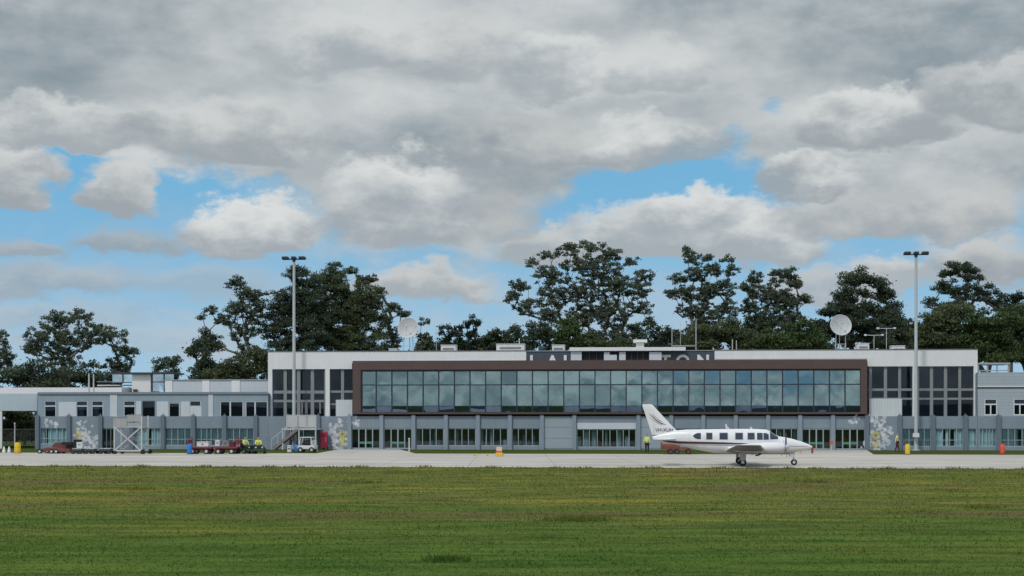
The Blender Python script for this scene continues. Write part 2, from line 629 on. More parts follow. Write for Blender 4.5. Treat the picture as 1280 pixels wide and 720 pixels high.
def ground_mat(name, kind):
    m, nt, b = newmat(name)
    geo = nt.nodes.new('ShaderNodeNewGeometry')
    P = S(nt, geo.outputs['Position'])
    if kind == 'grass':
        fine = noise(nt, P, 7.0, 5, 0.7)
        c = sward(nt, P, fine)
        k_ = (fine - 0.5) * 1.1 + 1.0
        c = mixc(nt, k_ * 0.5, (0, 0, 0), mixc(nt, 1.0, c, (1.95, 1.9, 1.75), 'MULTIPLY'))
        nt.links.new(c.s, b.inputs['Base Color'])
        b.inputs['Roughness'].default_value = 0.9
        b.inputs['Specular IOR Level'].default_value = 0.0
    else:
        n1 = noise(nt, scaled(nt, P, (0.06, 0.5, 1)), 1.0, 5, 0.6)
        n2 = noise(nt, P, 3.0, 5, 0.7)
        n3 = noise(nt, scaled(nt, P, (0.4, 0.4, 1), (5, 5, 5)), 0.5, 4, 0.6)
        f = (n1 * 0.62 + n2 * 0.22 + n3 * 0.26).sstep(0.42, 0.68)
        c = mixc(nt, f, (0.29, 0.265, 0.228), (0.45, 0.41, 0.352))
        stain = noise(nt, scaled(nt, P, (0.25, 0.9, 1), (1, 8, 0)), 0.8, 5, 0.7).sstep(0.60, 0.74)
        c = mixc(nt, stain * 0.8, c, (0.12, 0.11, 0.10))
        sx = nt.nodes.new('ShaderNodeSeparateXYZ')
        nt.links.new(P.s, sx.inputs[0])
        yy = S(nt, sx.outputs[1]) + S(nt, sx.outputs[0]) * 0.0963
        j = ((yy / 5.5)._m('FRACT') - 0.5)._m('ABSOLUTE').sstep(0.0, 0.022, 0.0, 1.0)
        xj = ((S(nt, sx.outputs[0]) / 5.5)._m('FRACT') - 0.5)._m('ABSOLUTE').sstep(0.0, 0.012, 0.3, 1.0)
        c = mixc(nt, (1.0 - j.min(xj)) * 0.7, c, (0.12, 0.115, 0.11))
        nt.links.new(c.s, b.inputs['Base Color'])
        b.inputs['Roughness'].default_value = 0.85
    return m


GRASS = ground_mat('grass_ground', 'grass')
CONC = ground_mat('apron_concrete', 'conc')

# one sheet out to the horizon
mb = MB()
mb.v = [(-6000, -6000, 0), (6000, -6000, 0), (6000, 6000, 0), (-6000, 6000, 0)]
mb.f = [[0, 1, 2, 3]]
tag(mb.build('ground', GRASS), kind='structure')

SL = math.tan(math.radians(5.5))


def near_edge(x):  # taxiway edge facing the camera
    return 97.4 - SL * x


def far_edge(x):
    return 135.0 - SL * x


def slab(name, pts, z, mtl):
    m = MB()
    m.prism(pts, 2, 0.0, z)
    m.f = m.f[1:]
    o = m.build(name, mtl)
    return tag(o, kind='structure')


slab('taxiway', [(-500, near_edge(-500)), (500, near_edge(500)), (500, far_edge(500)), (-500, far_edge(-500))], 0.02, CONC)
# paved approaches from the apron to the doors
for i, (pa, pb, na, nb) in enumerate(((425, 500, 395, 520), (1001, 1083, 985, 1092))):
    a0, a1 = wpt(na, 136), wpt(nb, 136)
    q = [(wpt(na, 1).x * far_edge(a0.x), far_edge(a0.x) - .05), (wpt(nb, 1).x * far_edge(a1.x), far_edge(a1.x) - .05)]
    w1, w0 = to_world(U(pb), -0.25), to_world(U(pa), -0.25)
    slab('path', [q[0], q[1], (w1.x, w1.y), (w0.x, w0.y)], 0.016, CONC)

# distant country behind the camera (seen only mirrored in the glazing)
HILLM = mat('far_hill_forest', (0.028, 0.04, 0.036), 0.95, 0.25, 0.01, streak=False)
rows = []
for r_, (yy, hh) in enumerate(((-1500, 0.0), (-1700, 1.0), (-2600, 1.4), (-3200, 0.9))):
    row = []
    for i in range(81):
        x = -4000 + i * 100
        hgt = hh * (15 + 6 * math.sin(x * 0.0021 + r_) + 5 * math.sin(x * 0.0083 + 2 * r_) + 2.5 * math.sin(x * 0.031))
        row.append((x, yy, hgt - (0.5 if hh == 0 else 0)))
    rows.append(row)
tag(MB().patch(rows).build('hills', HILLM, smooth=True), kind='structure')

# grass blades
def grass_blades():
    n = 130000
    # choose depth with density falling with distance
    t = RNG.random(n)
    y = 28.0 * (105.0 / 28.0) ** t
    x = (RNG.random(n) * 2 - 1) * (y * 0.36 + 12)
    keep = y < 97.2 - SL * x
    x, y = x[keep], y[keep]
    # tussocks
    cl = (np.sin(x * 1.7 + 2 * np.sin(y * .9)) * np.sin(y * 1.3 + 1.5 * np.sin(x * .6)) + RNG.normal(0, .5, len(x)))
    hgt = np.clip(0.022 + 0.020 * cl + 0.02 * RNG.random(len(x)), 0.012, 0.13) * (0.7 + y / 100)
    # ragged fringe along the taxiway
    m = 5000
    xe = (RNG.random(m) * 2 - 1) * 36
    ye = 97.35 - SL * xe - np.abs(RNG.normal(0, .5, m))
    fr = np.clip(np.sin(xe * .9) * np.sin(xe * 2.3 + 1) + RNG.normal(0, .45, m), 0, 2)
    he = 0.05 + 0.11 * fr
    # a few dark clumps of weed
    x = np.concatenate([x, xe]); y = np.concatenate([y, ye]); hgt = np.concatenate([hgt, he])
    for (px, py, w, hh, cnt) in ((722, 651, 1.1, 0.22, 500), (1018, 603, 1.2, 0.2, 160), (905, 571, .8, .25, 0),
                                 (1225, 635, .9, .16, 220), (455, 604, 1.0, .16, 160), (170, 612, .9, .16, 160), (560, 700, .6, .14, 300)):
        Yc = CH * F / (py - HY)
        xx = (px - CX) / F * Yc + RNG.normal(0, w * .4, cnt)
        x = np.concatenate([x, xx]); y = np.concatenate([y, Yc + RNG.normal(0, .35, cnt)])
        hgt = np.concatenate([hgt, hh * (0.4 + 0.7 * RNG.random(cnt))])
    n = len(x)
    a = RNG.random(n) * PI
    w = (0.008 + 0.010 * RNG.random(n)) * (0.5 + y / 45)
    lean = RNG.normal(0, .5, (n, 2)) * hgt[:, None]
    co = np.empty((n, 3, 3), np.float32)
    co[:, 0] = np.stack([x - np.cos(a) * w, y - np.sin(a) * w, np.zeros(n)], 1)
    co[:, 1] = np.stack([x + np.cos(a) * w, y + np.sin(a) * w, np.zeros(n)], 1)
    co[:, 2] = np.stack([x + lean[:, 0], y + lean[:, 1], hgt], 1)
    me = tri_mesh('grass', co.reshape(-1, 3), 3)
    m_, nt, b = newmat('grass_blade')
    geo = nt.nodes.new('ShaderNodeNewGeometry')
    P = S(nt, geo.outputs['Position'])
    rnd = S(nt, geo.outputs['Random Per Island'])
    c = sward(nt, P, rnd * 0.2 + 0.42)
    c = mixc(nt, rnd * 0.2 + 0.44, (0, 0, 0), mixc(nt, 1.0, c, (2.35, 2.32, 2.0), 'MULTIPLY'))
    nt.nodes.remove(b)
    d_ = nt.nodes.new('ShaderNodeBsdfDiffuse')
    t_ = nt.nodes.new('ShaderNodeBsdfTranslucent')
    mx_ = nt.nodes.new('ShaderNodeMixShader')
    mx_.inputs[0].default_value = 0.5
    nt.links.new(c.s, d_.inputs[0])
    nt.links.new(c.s, t_.inputs[0])
    nt.links.new(d_.outputs[0], mx_.inputs[1])
    nt.links.new(t_.outputs[0], mx_.inputs[2])
    nt.links.new(mx_.outputs[0], nt.nodes['Material Output'].inputs[0])
    me.materials.append(m_)
    o = bpy.data.objects.new('grass', me)
    COL.objects.link(o)
    tag(o, kind='stuff')


def tri_mesh(name, co, k_):
    n = len(co) // k_
    me = bpy.data.meshes.new(name)
    me.vertices.add(n * k_)
    me.vertices.foreach_set('co', np.ascontiguousarray(co, np.float32).ravel())
    me.loops.add(n * k_)
    me.loops.foreach_set('vertex_index', np.arange(n * k_, dtype=np.int32))
    me.polygons.add(n)
    me.polygons.foreach_set('loop_start', np.arange(n, dtype=np.int32) * k_)
    me.update(calc_edges=True)
    return me


grass_blades()


# ------------------------------------------------------------------ terminal
PIERS = [47, 86.5, 126, 165, 204, 242, 281, 320, 360, 398, 437, 477, 517, 557.5, 597.5, 637.5, 677.5, 718,
         798, 839, 879, 919.5, 960, 1000, 1041, 1083.5, 1124.5, 1166, 1206.5, 1248, 1290]
ZT = Z(520.3)     # top of the ground-floor wall
ZG = Z(535.5)     # window heads
ZS = Z(557.5)     # sills


def pbox(m, px0, px1, py0, py1, v0, v1):
    """box covering photo pixels px0..px1, py0..py1 on plane v0, going back to v1"""
    m.box(U(px0, v0), U(px1, v0), v0, v1, Z(py1, 640, v0), Z(py0, 640, v0))
    return m


def glass_sheet(px0, px1, z0, z1, v, name, mtl, parent, pillow=0.0, tilt=0.0, n=1, lean=0.0):
    u0, u1 = U(px0, v), U(px1, v)
    g = []
    tu, tz = random.gauss(0, tilt), random.gauss(0, tilt)
    pw = random.gauss(0, pillow)
    for i in range(n + 1):
        row = []
        for j in range(n + 1):
            a, b = j / n, i / n
            d = pw * 16 * a * (1 - a) * b * (1 - b) + tu * (a - .5) + (tz + lean * (z1 - z0)) * (b - .5)
            row.append((u0 + (u1 - u0) * a, v + d, z0 + (z1 - z0) * b))
        g.append(row)
    return MB().patch(g).build(name, mtl, parent, smooth=n > 1)


def bay_window(parent, px0, px1, style, label=None, py0=535.5, py1=557.5, v=0.12, mull=None):
    """a glazed ground-floor bay: glass, framing, and the curtains behind"""
    z0, z1 = Z(py1), Z(py0)
    gl = glass_sheet(px0, px1, z0, z1, v, 'window', GL_CURT if style == 'curtain' else GL_GROUND, parent)
    m = MB()
    n = mull or random.choice((4, 5, 4))
    fm = LTRIM if style != 'curtain' else mat('teal_grey_frame', (0.25, 0.33, 0.37), .5)
    u0, u1 = U(px0, v), U(px1, v)
    t = 0.032
    for i in range(n + 1):
        w = t if 0 < i < n else 0.07
        uu = u0 + (u1 - u0) * i / n + (random.uniform(-.08, .08) if 0 < i < n else 0)
        m.box(uu - w, uu + w, v - .07, v - .004, z0, z1)
    m.box(u0, u1, v - .06, v - .006, z1 - .07, z1)
    m.box(u0, u1, v - .08, v - .006, z0, z0 + .07)
    if style == 'curtain':
        zz = z0 + (z1 - z0) * 0.36
        m.box(u0, u1, v - .05, v - .008, zz - .03, zz + .03)
    f = m.build('window_frame', LTRIM if style != 'curtain' else mat('teal_grey_frame', (0.25, 0.33, 0.37), .5), gl)
    # what hangs behind the glass
    m = MB()
    x = u0 + .05
    rows0, rows1 = [], []
    if style == 'curtain':
        while x < u1:
            wv = .10 * math.sin(x * 21) + .04 * math.sin(x * 57)
            rows0.append((x, v + .16 + wv * .6, z0))
            rows1.append((x, v + .16 + wv * .6, z1))
            x += .06
            if random.random() < .018:      # a gap between two drapes
                if len(rows0) > 2:
                    m.patch([rows0, rows1])
                rows0, rows1 = [], []
                x += random.uniform(.2, .45)
        if len(rows0) > 1:
            m.patch([rows0, rows1])
        m.build('curtain', CURT, gl, smooth=True)
    elif style == 'dark':
        while x < u1 - .3:
            w = random.uniform(.12, .45)
            if random.random() < .7:
                MB().box(x, x + w, v + .5, v + .53, z0, z0 + (z1 - z0) * random.choice((1, 1, .6, .35))).build('blind', mat('grey_green_blind', (0.22, 0.28, 0.29), .9), gl)
            x += w + random.uniform(.1, .5)
    if label:
        gl['label'] = label
    return gl


def wall_run(parent, px0, px1, bays, name='ground_floor_wall'):
    """ground-floor front: solid band over the openings, sill wall under them; bays = list of (px0,px1) openings"""
    m = MB()
    D_ = 0.3
    x = px0
    for (a, b, py0, py1) in sorted(bays):
        if a > x:
            m.box(U(x), U(a), 0, D_, 0, ZT)
        m.box(U(a), U(b), 0, D_, Z(py0), ZT)
        if py1 < 561.5:
            m.box(U(a), U(b), 0, D_, 0, Z(py1))
        x = b
    if px1 > x:
        m.box(U(x), U(px1), 0, D_, 0, ZT)
    return m.build(name, BLUEGREY, parent)


def piers(parent, lst):
    for p in lst:
        m = MB()
        u = U(p)
        m.box(u - .19, u + .19, -.22, -.002, 0, ZT + .10)
        m.box(u - .05, u + .05, -.12, -.03, ZT + .10, ZT + .26)
        m.build('pier', BLUEDARK if p < 400 or p > 1060 else mat('pier_blue_grey', (.185, .232, .275), .6, .07), parent)


def room(parent, px0, px1, z0, z1, depth, v=0.32, name='interior'):
    """dark room behind glazing"""
    m = MB()
    u0, u1 = U(px0), U(px1)
    m.box(u0, u1, v + depth, v + depth + .1, z0, z1)      # back wall
    m.box(u0, u1, v, v + depth, z1 - .08, z1 - .002)         # ceiling
    m.box(u0 - .1, u0, v, v + depth, z0, z1)
    m.box(u1, u1 + .1, v, v + depth, z0, z1)
    m.box(u0, u1, v, v + depth, z0 + .002, z0 + .06)
    return m.build(name, INTER, parent)


def flower(m, u, z, r, n=6, v=-.012):
    """a flat stencilled bloom on the wall"""
    rot = random.random()
    for i in range(n):
        a = 2 * PI * (i / n + rot)
        c, s = math.cos(a), math.sin(a)
        pts = []
        for (q, w) in ((.15, 0), (.55, .26), (1, .12), (1.02, -.12), (.55, -.26)):
            pts.append((u + r * (q * c - w * s), z + r * (q * s + w * c)))
        m.prism(pts, 1, v, v + .008)


def mural(parent, spots, yel, seed):
    st = random.getstate()
    random.seed(seed)
    a, b = MB(), MB()
    for (px, py, spx, spy, n) in spots:
        for i in range(n):
            x, y = px + random.gauss(0, spx), py + random.gauss(0, spy)
            y = min(y, 561)
            flower(a if random.random() < .72 else b, U(x), Z(y), random.uniform(.09, .21), v=-.012 - .002 * (i % 4))
    a.build('mural_print', MWHITE, parent)
    b.build('mural_print', MLILAC, parent)
    y_ = MB()
    for (px, py, r, kind) in yel:
        u, z = U(px), Z(py)
        if kind == 'ring':
            for i in range(9):
                t = 2 * PI * i / 9
                flower(y_, u + r * .62 * math.cos(t), z + r * .62 * math.sin(t), r * .34, 5, -.03 - .002 * (i % 2))
        else:
            flower(y_, u, z, r, 7, -.028)
    if y_.v:
        y_.build('mural_print', MYEL, parent)
    random.setstate(st)


# ---- main building
T = site('terminal_building', 'long two storey terminal with a brown framed glass box across its upper floor', 'terminal')
bays, specs = [], []


def bay(a, b, style, py0=535.5, py1=557.5, **kw):
    bays.append((a, b, py0, py1))
    specs.append((a, b, style, py0, py1, kw))


def bays_between(p0, p1, style):
    ps = [p for p in PIERS if p0 - .1 <= p <= p1 + .1]
    for a, b in zip(ps[:-1], ps[1:]):
        bay(a + 2.6, b - 2.6, style)


bay(363, 395.5, 'curtain')
bays_between(517, 677.5, 'dark')
bay(721, 795, 'dark', 536.5, 559, mull=9)
bays_between(839, 1000, 'dark')
bays_between(1083.5 + 41, 1222, 'curtain')
bay(1209, 1220.5, 'curtain', mull=1)
doors = [(439.5, 474.5, 4), (480, 514.5, 4), (1003, 1038, 4), (1044, 1081, 4)]
for (a, b, n) in doors:
    bays.append((a, b, 535.5, 562))
wall_run(T, 335.2, 1222, bays)
for (a, b, style, y0, y1, kw) in specs:
    bay_window(T, a, b, style, py0=y0, py1=y1, **kw)
m = MB()
pbox(m, 721, 795, 528.5, 536.3, -.03, -.002)
m.build('sign_band', PALE, T)
for p0, p1 in ((678.5, 717), (799.5, 838)):
    m = MB()
    m.box(U(p0), U(p1), -.035, -.002, .12, ZT - .02)
    m.build('wall_panel', PANELG, T)
for (a, b, n) in doors:      # glazed double doors with side lights
    z1 = ZG
    u0, u1 = U(a), U(b)
    dl = []
    for i in range(n):
        x0, x1 = u0 + (u1 - u0) * i / n, u0 + (u1 - u0) * (i + 1) / n
        isdoor = i in (1, 2)
        gl = MB().patch([[(x0, .12, .03), (x1, .12, .03)], [(x0, .12, z1), (x1, .12, z1)]]).build('door' if isdoor else 'side_light', GL_GROUND, T)
        m = MB()
        w = .06 if isdoor else .04
        m.box(x0 + .003, x0 + w, .05, .116, .03, z1)
        m.box(x1 - w, x1 - .003, .05, .116, .03, z1)
        m.box(x0 + w, x1 - w, .05, .116, z1 - .1, z1)
        m.box(x0 + w, x1 - w, .05, .116, .03, .16)
        if isdoor:
            m.box(x0 + w, x1 - w, .06, .116, 1.95, 2.07)
        m.build('door_frame', LTRIM, gl)
        if isdoor:
            MB().box(x0 + w + .01, x1 - w - .01, .09, .118, .55, .75).build('green_band', mat('green_door_band', (.05, .22, .12), .5), gl)  # plain green band across the door leaf
piers(T, [p for p in PIERS if 340 < p < 1222 and not p == 758])
ri = MB()
room(T, 361, 397, .02, ZT - .1, 4)
room(T, 438, 676, .02, ZT - .1, 9)
room(T, 719, 797, .02, ZT - .1, 7)
room(T, 840, 1082, .02, ZT - .1, 9)
room(T, 1125, 1221, .02, ZT - .1, 4)
m = MB()                                 # roof slab of the ground floor
m.box(U(335.4), U(1221.8), .302, 1.5, ZT - .09, ZT - .02)
m.build('terrace_slab', TRIM, T)

# upper storey, set back from the lower wall
VU = 1.1


def upper(px0, px1, py0, py1, v0, v1, m):
    return pbox(m, px0, px1, py0, py1, v0, v1)


zt_l, zt_r = Z(440.3, 335, VU), Z(436.8, 1222, VU)
zroof = (zt_l + zt_r) / 2
ZF_B = Z(461.5, 400, VU)
# parapet fascia
FV = 0.75
m = MB(); m.box(U(335, FV), U(657.5, FV), FV, FV + .5, Z(453), zroof); m.build('fascia', WHITE, T)
m = MB(); m.box(U(893.5, FV), U(1222, FV), FV, FV + .5, Z(453), zroof); m.build('fascia', WHITE, T)
m = MB(); m.box(U(335, FV), U(440, FV), FV, FV + .5, ZF_B, Z(453)); m.build('fascia', WHITE, T)
m = MB(); m.box(U(1084.5, FV), U(1222, FV), FV, FV + .5, Z(458.8), Z(453)); m.build('fascia', WHITE, T)
for a, b in ((335, 657.5), (893.5, 1222)):
    m = MB(); m.box(U(a, FV) - .05, U(b, FV) + .05, FV - .05, FV + .6, zroof, zroof + .07); m.build('capping', mat('dark_capping', (.10, .105, .11), .5), T)
m = MB(); m.box(U(440, FV), U(657.4, FV), FV - .04, FV - .003, Z(451), Z(448.9)); m.build('fascia_lip', WHITE, T)
m = MB(); m.box(U(893.6, FV), U(1084, FV), FV - .04, FV - .003, Z(449.4), Z(447.4)); m.build('fascia_lip', WHITE, T)
# end columns and pillars
for (a, b) in ((335, 340.2), (1217.3, 1222)):
    m = MB(); m.box(U(a, FV), U(b, FV), FV, FV + 2, ZT - .02, ZF_B if a < 600 else Z(458.8)); m.build('end_wall', WHITE, T)
m = MB(); m.box(U(406.6, FV), U(412, FV), FV, FV + .5, ZT - .02, ZF_B); m.build('pillar', WHITE, T)
m = MB(); m.box(U(1141, FV), U(1147, FV), FV, FV + .5, ZT - .02, Z(458.8)); m.build('pillar', WHITE, T)


def upper_window(px0, px1, mulls, bars, py0, py1, name='window'):
    v = VU
    gl = glass_sheet(px0, px1, Z(py1), Z(py0), v, name, GL_DARK, T)
    m = MB()
    for (a, b) in mulls:
        m.box(U(a, v), U(b, v), v - .16, v - .004, Z(py1), Z(py0))
    m.build('mullion', TRIM, gl)
    m = MB()
    for (a, b) in bars:
        m.box(U(px0, v), U(px1, v), v - .13, v - .006, Z(b), Z(a))
    m.build('transom', TRIM, gl)
    return gl


g = upper_window(340.4, 406.5, ((340.4, 341.6), (355, 358.8), (371.5, 375.8), (388.8, 393), (405.5, 406.5)), ((487.6, 491.4), (499.4, 502.4)), 461.2, 521)
m = MB()
for px in (377, 381.5, 399.5, 383):
    m.box(U(px, VU), U(px + 1.6, VU), VU - .10, VU - .005, Z(517), Z(502.6))
m.build('balustrade', TRIM, g)
g = upper_window(412.2, 441, ((412.2, 413.2), (426.6, 430.4)), ((487.6, 490.4), (504, 506)), 461.2, 521)
m = MB(); pbox(m, 419.8, 440.3, 499.5, 521, .5, .95); m.build('plant_screen', CLADW, T)
upper_window(1085, 1141, ((1086, 1089.5), (1104.5, 1108.5), (1122.5, 1126)), ((486, 489), (497.5, 500)), 458, 521)
upper_window(1147, 1217.3, ((1147, 1148.5), (1162, 1166), (1179.5, 1183.5), (1197.5, 1201), (1216, 1217.3)), ((486, 489), (497.5, 500)), 458, 521)
m = MB(); pbox(m, 1086.5, 1127.5, 498.8, 520.6, .5, .95); m.build('plant_screen', CLADW, T)
room(T, 336, 440.5, ZT, zroof - .5, 4, v=VU + .08, name='upper_room')
room(T, 1085, 1221, ZT, zroof - .5, 4, v=VU + .08, name='upper_room')
# body of the upper storey and roof
m = MB()
m.box(U(335.3), U(1221.6), 6.5, 24, 0, Z(452.6))
m.box(U(335.4), U(1221.5), 1.3, 6.5, Z(452.6) - .1, Z(452.6))
m.build('roof_and_rear', TRIM, T)

# the brown box
BV = -.35
zb0, zb1 = Z(517.6, 760, BV), Z(450.2, 760, BV)
zi0, zi1 = Z(515.2, 760, BV), Z(461.5, 760, BV)
xo0, xo1, xi0, xi1 = U(440.8, BV), U(1084, BV), U(450.8, BV), U(1075.8, BV)
m = MB()
m.box(xo0, xo1, BV, 1.25, zi1, zb1)
m.box(xo0, xi0, BV, 1.25, zi0, zi1)
m.box(xi1, xo1, BV, 1.25, zi0, zi1)
m.box(xo0, xo1, BV, 1.25, zb0, zi0)
fr = m.build('box_frame', BROWN, T)
m = MB()
m.box(xi0, xi1, BV + .12, BV + .2, zi1 - .17, zi1 - .002)
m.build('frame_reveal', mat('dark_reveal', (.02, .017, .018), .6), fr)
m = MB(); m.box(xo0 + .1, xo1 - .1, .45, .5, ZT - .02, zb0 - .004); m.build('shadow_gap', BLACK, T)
# curtain wall: 32 bays
CV = BV + .28
NB = 32
ze0, ze1 = zi0 + .02, zi1 - .02
zt_, zbnd = Z(480.8, 760, CV), Z(507.4, 760, CV)
edges_px = [450.8 + (1075.8 - 450.8) * i / NB for i in range(NB + 1)]
st = random.getstate(); random.seed(5)
for i in range(NB):
    a, b = edges_px[i], edges_px[i + 1]
    bayo = glass_sheet(a, b, zt_, ze1, CV, 'upper_pane', GL_MAIN, T, pillow=.0022, tilt=.006, n=8, lean=.016)
    glass_sheet(a, b, zbnd, zt_, CV, 'lower_pane', GL_MAIN, bayo, pillow=.0026, tilt=.006, n=8, lean=.016)
    glass_sheet(a, b, ze0, zbnd, CV, 'foot_pane', GL_BAND, bayo, pillow=.001, tilt=.002, n=4)
random.setstate(st)
m = MB()
for i, e in enumerate(edges_px):
    u = U(e, CV)
    w = .055
    m.box(u - w - (.10 if i == 0 else 0), u + w + (.12 if i == 0 else 0), CV - .12, CV - .01, ze0, ze1)
m.build('mullion_grid', DARKMULL, T)
m = MB()
m.box(xi0, xi1, CV - .10, CV - .012, zt_ - .05, zt_ + .05)
m.box(xi0, xi1, CV - .07, CV - .014, zbnd - .025, zbnd + .025)
m.build('transom_grid', DARKMULL, T)
# lounge behind the glass
m = MB()
m.box(xi0, xi1, 6.2, 6.3, zi0, zi1)
m.box(xi0, xi1, CV + .15, 6.2, zi1 - .05, zi1 - .01)
m.build('lounge_wall', INTER, T)
MB().box(xi0, xi1, CV + .15, 6.2, zi0 - .03, zi0 + .01).build('lounge_floor', INTERL, T)

# tub chairs inside the lounge, close to the glass
ch = None
SPOTS = [(612, 0), (668, 0), (712, 0), (733, 0), (653, 1), (889, 0), (930, 0), (969, 0)]
for i, (px, kk) in enumerate(SPOTS):
    u = U(px, .9)
    lab = ['pale tub chair in the lounge, the farthest left one behind the glass', 'pale tub chair behind the glass above the second pier left of the panelled wall',
           'pale tub chair behind the glass beside the panelled wall', 'pale tub chair behind the glass above the wide window',
           'pale tub chair behind the glass left of the roof sign letters', 'pale tub chair behind the glass above the aircraft cabin door',
           'pale tub chair behind the glass above the aircraft wing root', 'pale tub chair behind the glass above the aircraft windscreen'][i]
    if ch is None:
        ch = site('tub_chair', lab, 'chair', u, .9, 'tub chairs in the lounge')
        r0 = []
        for (r, z) in ((.22, .28), (.34, .34), (.40, .75), (.42, 1.0), (.36, 1.0), (.33, .62)):
            r0.append([(r * math.cos(2 * PI * j / 16), r * math.sin(2 * PI * j / 16), z) for j in range(16)])
        MB().loft(r0).build('shell', mat('pale_seat_fabric', (.62, .66, .64), .8), ch, smooth=True)
        MB().tube([(0, 0, .3), (0, 0, .03)], .05).tube([(0, 0, .03), (0, 0, 0)], .26, 14).build('pedestal', CHROME, ch)
        o = ch
    else:
        o = copy_tree(ch)
    o['label'] = lab
    o.location = to_world(u, .9, zi0 + .012)

# murals by the doors
mural(T, [(421, 553, 6, 6, 40), (417, 541, 5, 4, 16), (419, 531, 4, 3, 8), (445, 528, 3, 3, 9), (443, 525, 5, 2, 5), (1094, 526, 7, 3, 16),
          (1106, 534, 4, 5, 14), (1106, 546, 5, 6, 26), (1093, 556, 8, 4, 18), (1086, 550, 2, 5, 6), (1068, 527, 4, 3, 10)],
      [(428, 543, .42, 'ring'), (427, 554, .34, 'ring'), (428.5, 549, .22, 'b'), (1094.5, 544, .45, 'ring'), (1094, 555, .28, 'b')], 3)

# ---- roof sign (the name stands behind the parapet, only its top shows)
RS = site('roof_sign', 'slate roof sign panels with white capital letters half hidden by the brown box', 'sign', U(768, 2.5), 2.5)
su = U(768, 2.5)
for (a, b) in ((657.6, 713.5), (827, 893.4)):
    m = MB()
    m.box(U(a, 2.5) - su, U(b, 2.5) - su, .06, .2, zroof - 1.6, zroof + .02)
    m.build('panel', SIGNDARK, RS)
    m = MB()
    m.box(U(a, 2.5) - su, U(b, 2.5) - su, -.02, .24, zroof + .02, zroof + .12)
    m.build('panel_capping', TRIM, RS)
size = 1.62
for ch_, px in zip('LAUTON', (666.8, 690.6, 711.6, 831.8, 853.5, 879)):
    o = text_mesh(ch_, size, 'letter', WHITE, RS, .04, .055)
    o.location = (U(px, 2.4) - su, -.03, Z(443.4, 768, 2.5) - size * .73)

# ---- roof plant house in the middle
RH = site('roof_plant_house', 'white flat roofed plant house with dark louvres on the terminal roof', 'roof structure', U(768, 2.0), 2.0)
su = U(768, 2.0)


def rbox(m, px0, px1, py0, py1, v0, v1, v=2.0):
    m.box(U(px0, v) - su, U(px1, v) - su, v0, v1, Z(py1, 768, v), Z(py0, 768, v))
    return m


MB_ = MB()
rbox(MB_, 713.5, 727, 438.8, 462, 0, 4)
rbox(MB_, 755, 762, 440, 462, .0, 4)
rbox(MB_, 757, 771, 443.5, 462, .003, .4)
rbox(MB_, 774, 782, 440, 462, .0, 4)
rbox(MB_, 811.5, 826.8, 440, 462, 0, 4)
MB_.build('wall', PALE, RH)
rbox(MB(), 712, 857, 434.2, 438.6, -.25, 4.2).build('roof_slab', WHITE, RH)
rbox(MB(), 727, 811.5, 438.6, 440, .05, 4).build('soffit', mat('dark_soffit', (.05, .05, .055), .7), RH)
for a, b in ((727.2, 754.8), (762.2, 773.8), (782.2, 811.3)):
    lv = rbox(MB(), a, b, 440, 462, .3, .4).build('louvre', BLACK, RH)
    m = MB()
    nn = int((b - a) / 7)
    for i in range(1, nn):
        x = a + (b - a) * i / nn
        rbox(m, x - .4, x + .4, 440.2, 462, .2, .28)
    m.build('post', SIGNDARK, lv)
m = MB(); rbox(m, 795, 805, 427.8, 434.1, .8, 2.0); m.build('flue', CREAM, RH)
m = MB(); rbox(m, 791.5, 809, 424.2, 427.6, .5, 2.3); m.build('flue_cap', CREAM, RH)
m = MB(); rbox(m, 840, 871, 431.3, 433, .6, 1.0); rbox(m, 846, 856, 433.1, 436, 4.3, 4.8); m.build('pipe_run', TRIM, RH)

# ---- rooftop equipment
def roof_box(px0, px1, py0, label, v=5.0, mtl=None, extra=False, name='air_handling_unit', cat='air conditioner', group='plant boxes on the terminal roof', zb=None):
    w = U(px1, v) - U(px0, v)
    o = site(name, label, cat, U((px0 + px1) / 2, v), v, group)
    z0 = (Z(452.6)) if zb is None else zb
    o.location.z = z0
    h = Z(py0, (px0 + px1) / 2, v) - z0
    MB().box(-w / 2, w / 2, -.6, .9, .22, h - .06).build('casing', mtl or CREAM, o, bevel=.03)
    m = MB().box(-w / 2 - .04, w / 2 + .04, -.64, .94, h - .06, h)
    m.build('lid', mtl or CREAM, o)
    m = MB()
    for i in range(4):
        m.box(-w / 2 * .75, w / 2 * .75, -.625, -.603, .3 + i * (h - .45) / 4, .3 + (i + .55) * (h - .45) / 4)
    m.build('grille', TRIM, o)
    m = MB().box(-w / 2, w / 2, -.5, -.3, 0, .22).box(-w / 2, w / 2, .5, .7, 0, .22)
    m.build('base_rail', TRIM, o)
    if extra:
        MB().tube([(w * .3, 0, h), (w * .3, 0, h + .55)], .04).build('vent_pipe', CREAM, o)
    return o


roof_box(552, 570.5, 431.3, 'small cream plant box on the roof right of the left dish')
roof_box(621, 656, 430, 'wide cream plant box with a vent pipe left of the roof sign', extra=True)
roof_box(690.5, 706, 431.2, 'small cream plant box standing behind the letter A of the sign')
roof_box(1071, 1085.5, 429.2, 'tall white plant box on the roof beside the right dish', mtl=WHITE)
roof_box(1113.5, 1130, 432.2, 'low white plant box on the roof beside the right light mast', mtl=WHITE)
roof_box(487, 497.5, 435.6, 'tiny grey plant box on the roof under the left dish', mtl=PALE)


